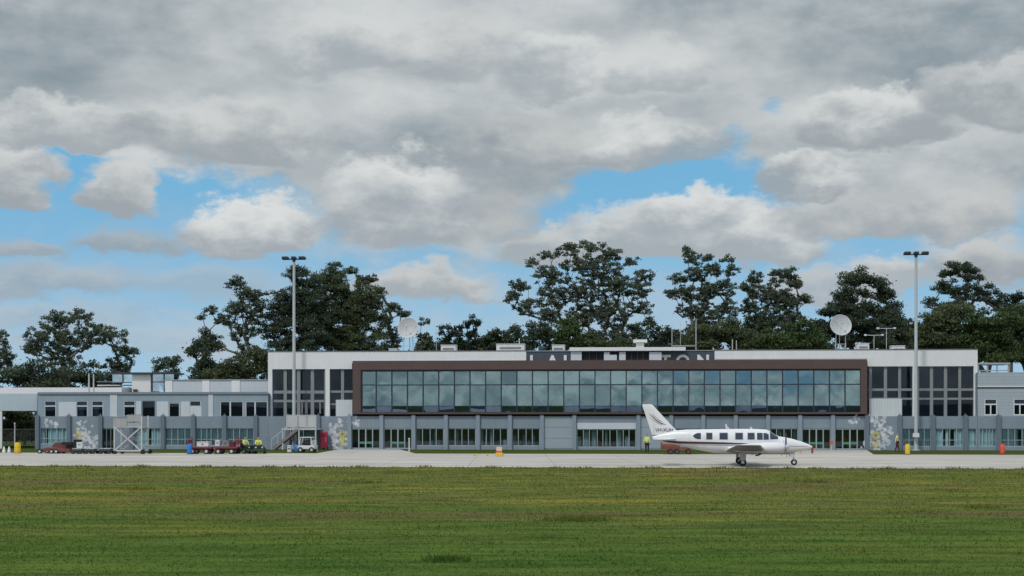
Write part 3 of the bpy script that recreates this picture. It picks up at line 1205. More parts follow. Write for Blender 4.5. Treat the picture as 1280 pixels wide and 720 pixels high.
def dish(px, py, r_px, label, v, aim):
    o = site('satellite_dish', label, 'satellite dish', U(px, v), v, 'satellite dishes on the terminal roof')
    zb = Z(452.6)
    o.location.z = zb
    zc = Z(py, px, v) - zb
    R_ = r_px * (153.8 + v) / F
    rings = []
    nrm_ = Vector((aim, -1, .25)).normalized()
    sx_ = Vector((0, 0, 1)).cross(nrm_).normalized()
    sy_ = nrm_.cross(sx_)
    c = Vector((0, -.2, zc))
    for q in (0.02, .25, .5, .75, .95, 1.0):
        rings.append([tuple(c + (sx_ * math.cos(2 * PI * j / 40) + sy_ * math.sin(2 * PI * j / 40)) * R_ * q + nrm_ * (.32 * q * q - .32)) for j in range(40)])
    for q in (1.0, .95, .7, .4, .02):
        rings.append([tuple(c + (sx_ * math.cos(2 * PI * j / 40) + sy_ * math.sin(2 * PI * j / 40)) * R_ * q + nrm_ * (.32 * q * q - .40)) for j in range(40)])
    d = MB().loft(rings).build('reflector', DISH, o, smooth=True)
    m = MB()
    pts = [tuple(c + (sx_ * math.cos(2 * PI * j / 40) + sy_ * math.sin(2 * PI * j / 40)) * R_ * 1.0 - nrm_ * .03) for j in range(41)]
    m.tube(pts, .035, 6, cap=False)
    m.build('rim', PALE, d)
    m = MB()
    for a in (.3, 2.4, 4.5):
        m.tube([c + (sx_ * math.cos(a) + sy_ * math.sin(a)) * R_ * .8 - nrm_ * .1, c + nrm_ * .55], .018, 5)
    m.tube([c + nrm_ * .45, c + nrm_ * .68], .07, 8)
    m.build('feed_horn', STEEL, o)
    m = MB()
    zz = zc - R_ * .55
    for (a, b) in ((-.55, .1), (.55, .1), (0, 1.1)):
        m.tube([(a, b, 0), (a * .8, b * .9, zz)], .045, 6)
    for f_ in (.2, .6, .95):
        m.bar((-.5, .1, zz * f_), (.5, .1, zz * f_), .05)
    m.bar((-.5, .1, .1), (.5, .1, zz * .6), .04)
    m.bar((0, .3, zz * .95), c - nrm_ * .38, .12)
    m.build('stand', STEEL, o)
    return o


dish(510.3, 409.8, 13.2, 'grey satellite dish on the roof before the big dark gum trees', 7, -.12)
dish(1051, 406.3, 13.0, 'paler satellite dish with a shining rim on the right half of the roof', 7, .15)


def antenna(px, py, label, v=6, kind='whip', zb=None, name='antenna_mast', r=.04):
    o = site(name, label, 'antenna', U(px, v), v, 'antennas on the roofs')
    z0 = (Z(452.6)) if zb is None else zb
    o.location.z = z0
    h = Z(py, px, v) - z0
    m = MB().tube([(0, 0, 0), (0, 0, h)], [r, r * .8], 6).tube([(0, 0, 0), (0, 0, .06)], .14, 8)
    m.build('mast', STEEL, o)
    if kind == 'beam':
        m = MB().bar((-.8, 0, h), (.8, 0, h), .05)
        for x in (-.75, -.55, .5, .72):
            m.bar((x, -.35, h), (x, .35, h), .03)
        m.box(-.95, -.7, -.1, .1, h - .06, h + .1)
        m.box(.68, .92, -.1, .1, h - .06, h + .1)
        m.build('cross_arm', PALE, o)
    elif kind == 'array':
        m = MB()
        for i in range(4):
            m.bar((0, -.3, h * (.55 + .12 * i)), (0, .3, h * (.55 + .12 * i)), .03)
        m.build('element', STEEL, o)
    return o


antenna(840, 405, 'thin whip antenna left of the plant house end', 7)
antenna(850.5, 403, 'thinnest whip antenna between two thicker ones', 8, r=.025)
antenna(870, 402, 'tallest whip antenna beside the letter O of the roof sign', 6, r=.05)
antenna(915.5, 424, 'short stub antenna, the left of a close pair', 6, r=.06)
antenna(920.5, 425.5, 'short stub antenna, the right of a close pair', 6, r=.05)
antenna(1092.5, 419, 'lower crossbar antenna beside the right dish', 6, 'beam')
antenna(1108, 410.5, 'higher crossbar antenna near the right light mast', 7, 'beam')
antenna(545.5, 412, 'slim antenna just left of the cream plant box', 6, r=.03)
antenna(111.2, 467, 'short white vent stub, the left of two on the low roof', 4, zb=Z(491), r=.09, name='vent_stub')
antenna(117, 467.5, 'short white vent stub, the right of two on the low roof', 4, zb=Z(491), r=.08, name='vent_stub')

# ---- left wing
LW = site('office_wing', 'low blue grey office wing with white framed windows left of the main terminal', 'office wing')
ZL = Z(491.5, 200)
bays, specs = [], []
bay(51, 84, 'curtain', 535.5, 556, mull=5)
bay(168, 201.5, 'curtain')
bay(206.5, 239.5, 'curtain')
bay(244.5, 278.5, 'curtain')
bay(283.5, 317.5, 'curtain')
bays.append((127.5, 143, 535.5, 562))
wall_run(LW, 47, 335, bays)
for (a, b, style, y0, y1, kw) in specs:
    w_ = bay_window(LW, a, b, style, py0=y0, py1=y1, **kw)
g = glass_sheet(127.5, 143, .02, ZG, .12, 'door', GL_GROUND, LW)
m = MB()
for px in (127.5, 132.6, 137.8, 142.4):
    m.box(U(px), U(px + .9), .04, .115, .02, ZG)
m.box(U(127.6), U(143), .05, .112, ZG - .1, ZG)
m.build('door_frame', BLUEDARK, g)
room(LW, 48, 86, .02, ZT - .1, 3)
room(LW, 126.4, 166, .02, ZT - .1, 3)
room(LW, 166.6, 320, .02, ZT - .1, 3)
piers(LW, [p for p in PIERS if p < 340])
UV = .18
# upper floor: openings list, then wall strips between them
ops = [(55.5, 70, 500.5, 521), (95.5, 109.5, 500.5, 521), (114.5, 129, 500.5, 521), (154.5, 169, 500.5, 521), (177.5, 194, 500.5, 521.4),
       (211, 224.5, 503, 520.5), (237, 251, 500.5, 506.6), (275, 304, 501.3, 521.4), (306.8, 334.5, 501.3, 521.4)]
m = MB()
x = 47
zt0, zt1 = ZT + .003, ZL
for (a, b, y0, y1) in ops:
    m.box(U(x, UV), U(a, UV), UV, UV + .3, zt0, zt1)
    m.box(U(a, UV), U(b, UV), UV, UV + .3, Z(y0), zt1)
    if Z(y1) > zt0 + .02:
        m.box(U(a, UV), U(b, UV), UV, UV + .3, zt0, Z(y1))
    x = b
m.box(U(x, UV), U(335, UV), UV, UV + .3, zt0, zt1)
m.build('upper_wall', WINGBLUE, LW)
for (a, b, y0, y1) in ((72.5, 95, 502, 520.6), (137, 146, 492.5, 521), (169.6, 176, 501, 521), (195.5, 210.2, 501.5, 521), (225.5, 236.4, 501.5, 521),
                       (236.6, 251.5, 507.5, 521), (260, 265.8, 492, 521)):
    MB().box(U(a), U(b), UV - .05, UV - .004, Z(y1), Z(y0)).build('pale_panel', PALE, LW)
for i, (a, b, y0, y1) in enumerate(ops):
    g = glass_sheet(a, b, Z(y1), Z(y0), UV + .12, 'window', GL_DARK, LW)
    m = MB()
    u0, u1, z0, z1 = U(a, UV), U(b, UV), Z(y1), Z(y0)
    t = .07
    m.box(u0 + .002, u0 + t, UV + .02, UV + .115, z0, z1)
    m.box(u1 - t, u1 - .002, UV + .02, UV + .115, z0, z1)
    m.box(u0 + t, u1 - t, UV + .02, UV + .115, z1 - t, z1)
    if y1 - y0 > 10 and i < 4:
        m.box(u0 + t, u1 - t, UV + .03, UV + .113, z1 - .58, z1 - .45)
    if i >= 7:
        m.box((u0 + u1) / 2 - .22, (u0 + u1) / 2 - .08, UV + .03, UV + .113, z0, z1 - t)
    m.build('window_frame', PALE if i != 4 else BLUEDARK, g)
    if i < 4:
        m = MB()
        if i in (1, 2):
            m.box(u0 + .1, u0 + .6, UV + .35, UV + .38, z0, z1 - .6)
        m.box(u0 + .1, u1 - .1, UV + .2, UV + .24, z1 - .45, z1 - .05)
        m.build('blind', mat('grey_roller_blind', (.36, .40, .42), .8), g)
    if y1 < 521.2 and y1 > 510:
        MB().box(u0 - .06, u1 + .06, UV - .06, UV - .002, z0 - .1, z0).build('window_sill', WHITE, g)
room(LW, 47.6, 334.6, ZT, ZL - .1, 3, v=UV + .35, name='upper_room')
m = MB().box(U(46.6), U(335), UV - .12, UV - .004, ZL - .1, ZL + .12)
m.build('roof_edge', mat('slate_edge', (.16, .20, .235), .5), LW)
MB().box(U(47.3), U(334.9), UV + .02, 14, ZL - .09, ZL).build('flat_roof', TRIM, LW)
MB().box(U(47.3), U(334.9), 13.8, 14, 0, ZL - .1).build('rear_wall', WINGBLUE, LW)
MB().box(U(47), U(47) + .25, .301, 13.8, 0, ZL - .1).build('end_wall', WINGBLUE, LW)
mural(LW, [(106, 545, 6, 9, 44), (116, 554, 5, 5, 18), (100, 531, 4, 3, 8), (67, 530, 5, 2.5, 12), (110, 560, 8, 2, 8)],
      [(98.5, 546, .34, 'ring'), (99.5, 553, .22, 'b'), (98, 541, .22, 'b')], 9)

# parapet store on the wing's roof
RB = site('rooftop_store', 'long grey rooftop box with three white panels on the office wing', 'roof structure', U(271, 3), 3)
su = U(271, 3)
z0, z1 = ZL, Z(475.2, 271, 3)
MB().box(U(207.2, 3) - su, U(334.8, 3) - su, 0, 5, z0, z1).build('wall', mat('mid_grey_panel', (.40, .44, .47), .6, .06), RB)
for a, b in ((206.5, 215.5), (253, 262), (289.5, 300)):
    MB().box(U(a, 3) - su, U(b, 3) - su, -.06, -.002, z0 + .05, z1 - .02).build('panel', WHITE, RB)
MB().box(U(206, 3) - su, U(334.7, 3) - su, -.1, 5.1, z1, z1 + .07).build('capping', LTRIM, RB)

# glazed lantern on the wing's roof
GLN = site('roof_lantern', 'glazed rooftop lantern with a white core and a dark flat lid', 'roof structure', U(175, 6), 6)
su = U(175, 6)


def lbox(px0, px1, py0, py1, v0, v1, name, mtl):
    return MB().box(U(px0, 6) - su, U(px1, 6) - su, v0, v1, Z(py1, 175, 6), Z(py0, 175, 6)).build(name, mtl, GLN)


SKYGLASS = glass_mat('pale_blue_glass', .35, (.75, .9, 1.0), (.7, .82, .9))
lbox(165, 188.2, 468, 491.4, 0, 3, 'core', CREAM)
lbox(137, 218.5, 465.6, 467.6, -.5, 3.5, 'lid', mat('dark_lid', (.03, .034, .04), .6))
gl = lbox(139.5, 164.8, 467.8, 477.4, .3, .36, 'glazing', SKYGLASS)
gl = lbox(188.6, 216, 467.8, 489, .3, .36, 'glazing', SKYGLASS)
for a, b, c, d in ((203.6, 204.6, 467.7, 489), (188.4, 189.6, 467.7, 489), (188.4, 207, 476.8, 478), (139, 165, 477.4, 478.6), (120, 139, 476.2, 477.6), (152, 153, 467.7, 477.3)):
    lbox(a, b, c, d, .2, .29, 'bar', mat('lantern_frame', (.10, .12, .14), .5))
lbox(125, 147, 486.5, 491.4, .8, 1.4, 'duct', STEEL)
lbox(148, 158, 484, 491.4, .5, 1.3, 'duct', CREAM)
lbox(168, 172, 486.6, 491.5, -.4, -.02, 'duct', DARKMET)
lbox(115, 162, 480.5, 482, 1.6, 1.7, 'bar', STEEL)

# canopy shed at the far left
CS = site('canopy_shed', 'open sided canopy with a white roof strip and deep blue grey fascia', 'canopy', U(0, 1.5), 1.5)
su = U(0, 1.5)
zc0, zc1 = Z(513.5, 0, 1.5), Z(492, 0, 1.5)
MB().box(U(-150, 1.5) - su, U(46.4, 1.5) - su, 0, .25, zc0, zc1).build('fascia', mat('blue_grey_fascia', (.36, .425, .47), .6, .06), CS)
MB().box(U(-150, 1.5) - su, U(160, 6) - su, 2.5, 9, zc1 - .3, Z(484.4, 60, 4.0)).build('roof', WHITE, CS)
MB().box(U(-150, 1.5) - su, U(46, 1.5) - su, .252, 2.49, zc1 - .15, zc1 - .02).build('soffit', TRIM, CS)
MB().box(U(-.5, 1.5) - su, U(2.2, 1.5) - su, .03, .24, 0, zc0).build('post', WHITE, CS)
MB().box(U(-70, 1.5) - su, U(-67, 1.5) - su, .03, .24, 0, zc0).build('post', WHITE, CS)

# ---- right wing
RW = site('office_wing', 'pale grey ribbed office wing right of the main terminal with a roof pergola', 'office wing')
bays, specs = [], []
bay(1223.5, 1245.2, 'curtain')
bay(1251, 1287, 'curtain')
bay(1294, 1328, 'curtain')
wall_run(RW, 1222.3, 1400, bays)
for (a, b, style, y0, y1, kw) in specs:
    bay_window(RW, a, b, style, py0=y0, py1=y1, **kw)
room(RW, 1222.8, 1330, .02, ZT - .1, 3)
piers(RW, [1248, 1290])
z1 = Z(465.3, 1250)
zs = Z(484.6, 1250)
ops = [(1230.5, 1246.5, 499, 519), (1267, 1283, 499, 519), (1304, 1320, 499, 519)]
m = MB()
x = 1222.3
for (a, b, y0, y1) in ops:
    m.box(U(x, UV), U(a, UV), UV, UV + .3, zt0, zs - .09)
    m.box(U(a, UV), U(b, UV), UV, UV + .3, Z(y0), zs - .09)
    m.box(U(a, UV), U(b, UV), UV, UV + .3, zt0, Z(y1))
    x = b
m.box(U(x, UV), U(1400, UV), UV, UV + .3, zt0, zs - .09)
m.box(U(1222.3, UV), U(1400, UV), UV, UV + .3, zs + .06, z1)
m.build('upper_wall', CLAD, RW)
MB().box(U(1222.3, UV), U(1400, UV), UV + .15, UV + .3, zs - .088, zs + .058).build('vent_slot', BLACK, RW)
MB().box(U(1222.3), U(1400), UV - .05, UV - .003, zs + .06, zs + .14).build('drip_edge', WHITE, RW)
for i, (a, b, y0, y1) in enumerate(ops):
    g = glass_sheet(a, b, Z(y1), Z(y0), UV + .12, 'window', GL_DARK, RW)
    u0, u1, z0_, z1_ = U(a, UV), U(b, UV), Z(y1), Z(y0)
    m = MB()
    t = .08
    m.box(u0 + .002, u0 + t, UV + .02, UV + .115, z0_, z1_)
    m.box(u1 - t, u1 - .002, UV + .02, UV + .115, z0_, z1_)
    m.box(u0 + t, u1 - t, UV + .02, UV + .115, z1_ - t, z1_)
    m.box(u0 + t, u1 - t, UV + .02, UV + .115, z0_, z0_ + t)
    m.box(u0 + t, u1 - t, UV + .03, UV + .113, z1_ - .58, z1_ - .46)
    m.box((u0 + u1) / 2 - .05, (u0 + u1) / 2 + .05, UV + .03, UV + .113, z0_ + t, z1_ - .58)
    m.build('window_frame', WHITE, g)
    MB().box(u0 + .1, u1 - .1, UV + .2, UV + .24, z1_ - .46, z1_ - .05).build('blind', mat('grey_roller_blind', (.36, .40, .42), .8), g)
room(RW, 1222.6, 1399, ZT, z1 - .1, 3, v=UV + .35, name='upper_room')
MB().box(U(1222.5), U(1399.8), UV + .01, 14, z1 - .09, z1 - .01).build('flat_roof', TRIM, RW)
zp = Z(455.5, 1240, 3)
pg = MB()
for px in (1223, 1234.5, 1246.5, 1261):
    pg.box(U(px, 3) - .06, U(px, 3) + .06, 3, 3.12, z1 - .08, zp)
pg.build('pergola_post', LTRIM, RW)
MB().box(U(1222.5, 3), U(1262.5, 3), 2.9, 6, zp, zp + .16).build('pergola_roof', LTRIM, RW)
MB().box(U(1222.5, 3), U(1261, 3), 3.02, 3.08, z1 + .2, z1 + .3).build('pergola_rail', LTRIM, RW)


# ---- light masts
def light_mast(px, py_top, v, label, sgn):
    o = site('light_mast', label, 'floodlight mast', U(px, v), v, 'floodlight masts before the terminal')
    h = Z(py_top, px, v)
    MB().tube([(0, 0, 0), (0, 0, .5), (0, 0, h)], [.20, .18, .12], 14).build('pole', POLE, o, smooth=True)
    MB().tube([(0, 0, 0), (0, 0, .08)], .42, 14).build('base_plate', POLE, o)
    MB().box(-.09, .09, -.31, -.20, .8, 1.3).build('access_hatch', TRIM, o)
    m = MB().bar((-1.15, 0, h - .02), (1.15, 0, h - .02), .10)
    m.tube([(0, 0, h - .25), (0, 0, h + .2)], .16, 10)
    m.build('cross_arm', DARKMET, o)
    for x, w in ((-.82, .34), (0, .25), (.82, .34)):
        L = MB()
        L.prism([(x - w, h + .03), (x + w, h + .03), (x + w * .8, h + .24), (x - w * .8, h + .24)], 1, -.42, .34)
        L.build('floodlight', DARKMET, o, bevel=.02)
    return o


light_mast(367.5, 324, -.48, 'tall grey floodlight mast rising behind the outside stairs', 1)
lm = light_mast(1145, 318, -1.0, 'tall grey floodlight mast on the verge with a small white plate on it', 1)
MB().box(-.35, .25, -.33, -.28, 1.25, 1.62).build('plate', WHITE, lm)

# ---- outside stairs
STR = site('outside_stairs', 'steel outside stairs climbing to a railed landing by the upper windows', 'stairs', U(370), -1.75)
su = U(370)
zl = ZG + .02
m = MB()
x0, x1 = U(345) - su, U(376) - su
for s in (-1.0, .15):
    m.prism([(x0, 0), (x0 + .45, 0), (x1 + .45, zl - .1), (x1, zl - .1)], 1, s, s + .08)
m.build('stringer', mat('brown_grey_steel', (.17, .155, .145), .6), STR)
m = MB()
for i in range(15):
    t = (i + .5) / 15
    x = x0 + (x1 - x0) * t + .15
    m.box(x, x + .28, -.92, .15, zl * t - .02, zl * t + .02)
m.build('tread', mat('rust_brown_treads', (.14, .11, .095), .8), STR)
m = MB().box(U(360) - su, U(402.5) - su, -1.0, .95, zl - .16, zl).box(U(380) - su, U(402.5) - su, .95, 1.72, zl - .16, zl)
m.build('landing', STEEL, STR)
m = MB()
for px in (361, 381, 401.5):
    m.box(U(px) - su - .06, U(px) - su + .06, -.98, -.86, 0, zl - .16)
m.build('support_post', STEEL, STR)
m = MB()
for a, b in ((366.5, 379), (381, 390), (392, 401.5)):
    m.box(U(a) - su, U(b) - su, -1.0, -.96, zl + .1, zl + 1.2)
m.build('guard_panel', mat('guard_panel_grey', (.42, .42, .43), .6, .1), STR)
m = MB()
for px in (366, 380, 391, 402):
    m.box(U(px) - su - .04, U(px) - su + .04, -1.03, -.94, zl, zl + 1.25)
m.bar((U(366) - su, -.98, zl + 1.25), (U(402) - su, -.98, zl + 1.25), .07)
m.bar((x0 + .2, -.98, 1.0), (x1 + .2, -.98, zl + 1.0), .06)
for i in range(5):
    t = i / 4
    xx = x0 + .2 + (x1 - x0) * t
    m.bar((xx, -.98, zl * t), (xx, -.98, zl * t + 1.0), .045)
m.build('handrail', STEEL, STR)

# ---- mobile steps with cross bracing
MS = empty('boarding_steps', wpt(164, 134.5), -TH, 'tall grey mobile boarding steps with cross braced sides', 'boarding steps')
pp = F / 134.5
def mx(px): return (px - 164) / pp
def mz(py): return CH + (HY - py) / pp
zt2 = mz(533)
m = MB()
for px in (147, 181.5):
    for y in (-.9, .9):
        m.box(mx(px) - .05, mx(px) + .05, y - .05, y + .05, .25, zt2 + (.9 if px > 150 else .6))
m.build('post', STEEL, MS)
for y in (-.93, .93):
    m = MB()
    m.bar((mx(148), y, .35), (mx(180), y, zt2 - .1), .09)
    m.bar((mx(148), y, zt2 - .1), (mx(180), y, .35), .09)
    m.bar((mx(147), y, .3), (mx(182), y, .3), .12)
    m.build('cross_brace', STEEL, MS)
m = MB()
n_ = 12
for i in range(n_):
    t = i / (n_ - 1)
    m.box(mx(149) + t * (mx(165) - mx(149)) - .1, mx(149) + t * (mx(165) - mx(149)) + .16, -.7, .7, .35 + t * (zt2 - .5), .39 + t * (zt2 - .5))
m.build('tread', TRIM, MS)
MB().box(mx(146), mx(181), -.92, .92, zt2 - .08, zt2).build('platform', STEEL, MS)
m = MB()
for a, b, c, d in ((147, 163, 523, 533), (163.5, 181, 518.5, 527), (164, 180, 528.5, 532.5)):
    m.box(mx(a), mx(b), -.95, -.91, mz(d), mz(c))
m.bar((mx(146), -.93, mz(521)), (mx(181.5), -.93, mz(518)), .06)
m.build('guard_panel', mat('guard_panel_light', (.27, .275, .275), .6, .1), MS)
for i, (px, y) in enumerate(((148, -.95), (183.5, -.95), (148, .95), (183.5, .95))):
    r_ = .16 if px < 160 else .2
    MB().tube([(mx(px), y - .08, r_), (mx(px), y + .08, r_)], r_, 14).build('wheel', RUBBER, MS)


# ---- carts
def wheel(parent, x, y, r, w=.14, hub=None):
    o = MB().tube([(x, y - w / 2, r), (x, y + w / 2, r)], r, 16).build('wheel', RUBBER, parent)
    MB().tube([(x, y - w / 2 - .012, r), (x, y + w / 2 + .012, r)], r * .5, 10).build('hub', hub or STEEL, o)
    return o


def at(px, py, px_mid=None):
    """ground point seen at pixel"""
    Yd = CH * F / (py - HY)
    return wpt(px, Yd), F / Yd


def baggage_cart(px, py, w, label, mtl, ends=(1, 1), h=.62, group='baggage carts on the apron edge'):
    p, q = at(px, py)
    o = empty('baggage_cart', p, -TH, label, 'baggage cart', group)
    w = w / q
    MB().box(-w / 2, w / 2, -.7, .7, h - .14, h).build('deck', mtl, o, bevel=.02)
    m = MB().box(-w / 2 + .1, w / 2 - .1, -.35, -.25, h - .28, h - .145).box(-w / 2 + .1, w / 2 - .1, .25, .35, h - .28, h - .145)
    m.bar((-w / 2, 0, h - .3), (-w / 2 - .6, 0, h - .36), .07)
    m.build('chassis', DARKMET, o)
    for s, f_ in zip((-1, 1), ends):
        if f_:
            m = MB()
            x = s * (w / 2 - .04)
            for y in (-.66, 0, .66):
                m.box(x - .03, x + .03, y - .03, y + .03, h, h + f_ * .75)
            m.box(x - .028, x + .028, -.69, .69, h + f_ * .75, h + f_ * .75 + .06)
            m.box(x - .02, x + .02, -.6, .6, h + f_ * .3, h + f_ * .6)
            m.build('end_rack', mtl, o)
    for x in (-w * .28, w * .28):
        for y in (-.62, .62):
            wheel(o, x, y, .24, .16)
    return o


baggage_cart(252, 567.6, 31, 'red baggage cart carrying a white case, beside the blue drum', RED, (1.0, .0))
baggage_cart(283.5, 567.6, 30, 'red baggage cart carrying grey cases, nearest the two seated workers', RED, (.0, .9))


def box_thing(name, px, py, z, w, d, h, label, cat, mtl, group=None, kind='crate'):
    p, q = at(px, py)
    p.z = z
    o = empty(name, p, -TH, label, cat, group)
    MB().box(-w / 2, w / 2, -d / 2, d / 2, 0, h * .82).build('body', mtl, o, bevel=.03)
    MB().box(-w / 2 - .02, w / 2 + .02, -d / 2 - .02, d / 2 + .02, h * .82, h).build('lid', mtl, o, bevel=.02)
    MB().box(-.1, .1, -d / 2 - .05, -d / 2 - .003, h * .5, h * .6).build('handle', DARKMET, o)
    return o


box_thing('case', 254.5, 567.5, .62, 1.0, .7, .42, 'long white case lying on the first red baggage cart', 'case', WHITE)
box_thing('case', 272.5, 567.5, .66, .38, .5, .5, 'upright white case standing between the two red baggage carts', 'case', WHITE)
box_thing('case', 283, 567.5, .62, .6, .6, .5, 'grey case on the second red baggage cart', 'case', TRIM)
box_thing('case', 290.5, 567.5, .62, .45, .6, .42, 'maroon case on the second red baggage cart', 'case', mat('maroon_case', (.14, .02, .04), .6))


def drum(px, py, w_px, h_px, label, mtl, band=None, name='marker_drum', cat='drum', group='plastic drums along the apron'):
    p, q = at(px, py)
    r, h = w_px / q / 2, h_px / q
    o = empty(name, p, 0, label, cat, group)
    rings = []
    for (f_, k_) in ((0, .93), (.04, 1), (.30, .97), (.33, 1.0), (.36, .97), (.62, .95), (.65, .98), (.68, .95), (.95, .93), (1, .85)):
        rings.append([(r * k_ * math.cos(2 * PI * j / 18), r * k_ * math.sin(2 * PI * j / 18), h * f_) for j in range(18)])
    MB().loft(rings).build('shell', mtl, o, smooth=True)
    MB().tube([(0, 0, 0), (0, 0, .07)], r * 1.12, 18).build('foot', RUBBER if band is None else band, o)
    MB().tube([(0, 0, h), (0, 0, h + .04)], r * .5, 12).build('cap', mtl, o)
    return o


drum(237, 568, 6.2, 12.5, 'blue plastic drum at the end of the red baggage carts', BLUE)
drum(271.5, 567.2, 7, 8, 'low yellow drum under the red baggage carts', YEL)
drum(22, 567, 8, 13.5, 'yellow marker drum by the post of the open canopy', YEL, band=ORANGE)
drum(1134.5, 568.6, 6.4, 13, 'orange yellow marker drum on the verge beside the right mast', YEL)
drum(1253, 568.6, 6.2, 13, 'bright red marker drum on the verge at the far right', ORANGE)

# long flat trailer at the left
p, q = at(72, 567)
FT = empty('flatbed_trailer', p, -TH, 'low rusty maroon flatbed trailer with a tapering drawbar', 'trailer')
m = MB()
def tx(px): return (px - 72) / q
def tz(py): return max(0.02, (567 - py) / q)
m.prism([(tx(63), tz(559)), (tx(92), tz(561)), (tx(92), tz(564.5)), (tx(60), tz(564))], 1, -.9, .9)
m.build('deck', MAROON, FT)
m = MB()
m.prism([(tx(47), tz(562)), (tx(63), tz(559.2)), (tx(63), tz(563.9)), (tx(50), tz(562.8))], 1, -.25, .25)
m.build('drawbar', MAROON, FT)
m = MB().prism([(tx(66), tz(553.5)), (tx(85), tz(552.5)), (tx(91), tz(556)), (tx(91), tz(561)), (tx(63), tz(559))], 1, .3, .85)
m.build('folded_ramp', MAROON, FT)
MB().box(tx(80), tx(91.5), -.5, .25, tz(556), tz(552.5)).build('tarpaulin', NAVY, FT)
for px in (54, 69, 75):
    for y in (-.85, .85):
        wheel(FT, tx(px), y, .2, .16)
box_thing('case', 88.5, 566.4, tz(561), .36, .5, .55, 'small yellow chest strapped on the maroon flatbed trailer', 'chest', mat('ochre_paint', (.55, .36, .08), .6))


def dolly(px, py, w, label):
    p, q = at(px, py)
    o = empty('cargo_dolly', p, -TH, label, 'dolly', 'low dark dollies by the flower mural')
    w = w / q
    MB().box(-w / 2, w / 2, -.7, .7, .26, .42).build('deck', DARKMET, o)
    m = MB()
    for i in range(5):
        x = -w / 2 + w * (i + .5) / 5
        m.tube([(x, -.65, .45), (x, .65, .45)], .05, 8)
    m.build('roller', STEEL, o)
    MB().bar((w / 2, 0, .3), (w / 2 + .5, 0, .5), .06).build('tow_bar', STEEL, o)
    for x in (-w * .36, w * .36):
        for y in (-.6, .6):
            wheel(o, x, y, .17, .14, DARKMET)
    return o


dolly(99, 567.5, 12, 'dark cargo dolly standing behind the maroon flatbed trailer')
dolly(115, 567.5, 12, 'dark cargo dolly in the middle below the flower mural')
dolly(134, 567.5, 14, 'dark cargo dolly nearest the mobile boarding steps')
box_thing('case', 100.5, 567.4, .5, .5, .5, .5, 'white case on a dark dolly below the yellow mural bloom', 'case', WHITE)
box_thing('case', 97, 567.3, .5, .55, .5, .7, 'black case standing on the dolly next to the trailer', 'case', NAVY)

# red tug-drawn trailer behind the aircraft tail
p, q = at(848, 568)
RT = empty('flatbed_trailer', p, -TH, 'red rusty trailer parked behind the tail of the aircraft', 'trailer')
def tx(px): return (px - 848) / q
m = MB().box(tx(826), tx(870), -.8, .8, .42, .6)
m.build('deck', MAROON, RT)
m = MB().box(tx(826), tx(828), -.8, .8, .6, 1.0).box(tx(827), tx(850), -.82, -.78, .6, .78).box(tx(827), tx(850), .78, .82, .6, .78)
m.build('side_board', mat('brick_red_paint', (.17, .05, .035), .6, .25), RT)
MB().box(tx(829), tx(842), -.5, .5, .62, .9).build('bundle', mat('orange_brown_cloth', (.30, .10, .05), .8, .2), RT)
MB().bar((tx(870), 0, .45), (tx(879), 0, .35), .08).build('drawbar', MAROON, RT)
for px in (838, 846, 860):
    for y in (-.75, .75):
        wheel(RT, tx(px), y, .24, .18, MAROON)

# white utility cart by the stairs
p, q = at(384, 565.5)
UC = empty('utility_cart', p, -TH, 'small white utility cart parked under the stair landing', 'utility cart')
MB().box(-.75, .75, -.55, .55, .28, .62).build('body', WHITE, UC, bevel=.05)
m = MB()
for x in (-.6, .45):
    for y in (-.5, .5):
        m.bar((x, y, .6), (x + (.1 if x < 0 else 0), y, 1.28), .06)
m.build('cab_frame', WHITE, UC)
MB().box(-.55, .55, -.56, .56, 1.28, 1.36).build('roof', WHITE, UC, bevel=.03)
MB().box(-.28, .32, -.45, .45, .622, .85).build('seat', NAVY, UC, bevel=.04)
MB().box(-.62, -.58, -.48, .48, .63, 1.0).build('dash', WHITE, UC)
for x in (-.5, .5):
    for y in (-.5, .5):
        wheel(UC, x, y, .24, .18)
drum(372, 565.3, 8.5, 9, 'blue barrel standing before the white utility cart', BLUE, name='barrel')
box_thing('crate', 362, 565.4, 0, .35, .4, .62, 'narrow white crate at the foot of the stairs landing', 'crate', WHITE)
box_thing('crate', 393, 565, 0, .5, .5, .62, 'lower pale green crate right of the white utility cart', 'crate', mat('pale_green_plastic', (.36, .48, .42), .6))
box_thing('crate', 392.5, 565, .62, .42, .45, .4, 'upper white crate stacked right of the white utility cart', 'crate', WHITE)

# red cabinet by the mural
p = to_world(U(406.5), -.5)
HC = empty('hose_cabinet', p, -TH, 'tall red hose cabinet on small wheels left of the flower mural', 'cabinet')
hh = Z(540)
MB().box(-.32, .32, -.25, .25, .14, hh).build('body', mat('crimson_paint', (.40, .028, .07), .5, .12), HC, bevel=.03)
MB().box(-.24, .24, -.275, -.252, hh - .45, hh - .12).build('vent_panel', mat('dark_crimson', (.16, .015, .03), .6), HC)
MB().box(.18, .22, -.29, -.252, .7, 1.0).build('handle', CHROME, HC)
for x in (-.25, .25):
    wheel(HC, x, -.15, .12, .1)
    wheel(HC, x, .15, .12, .1)


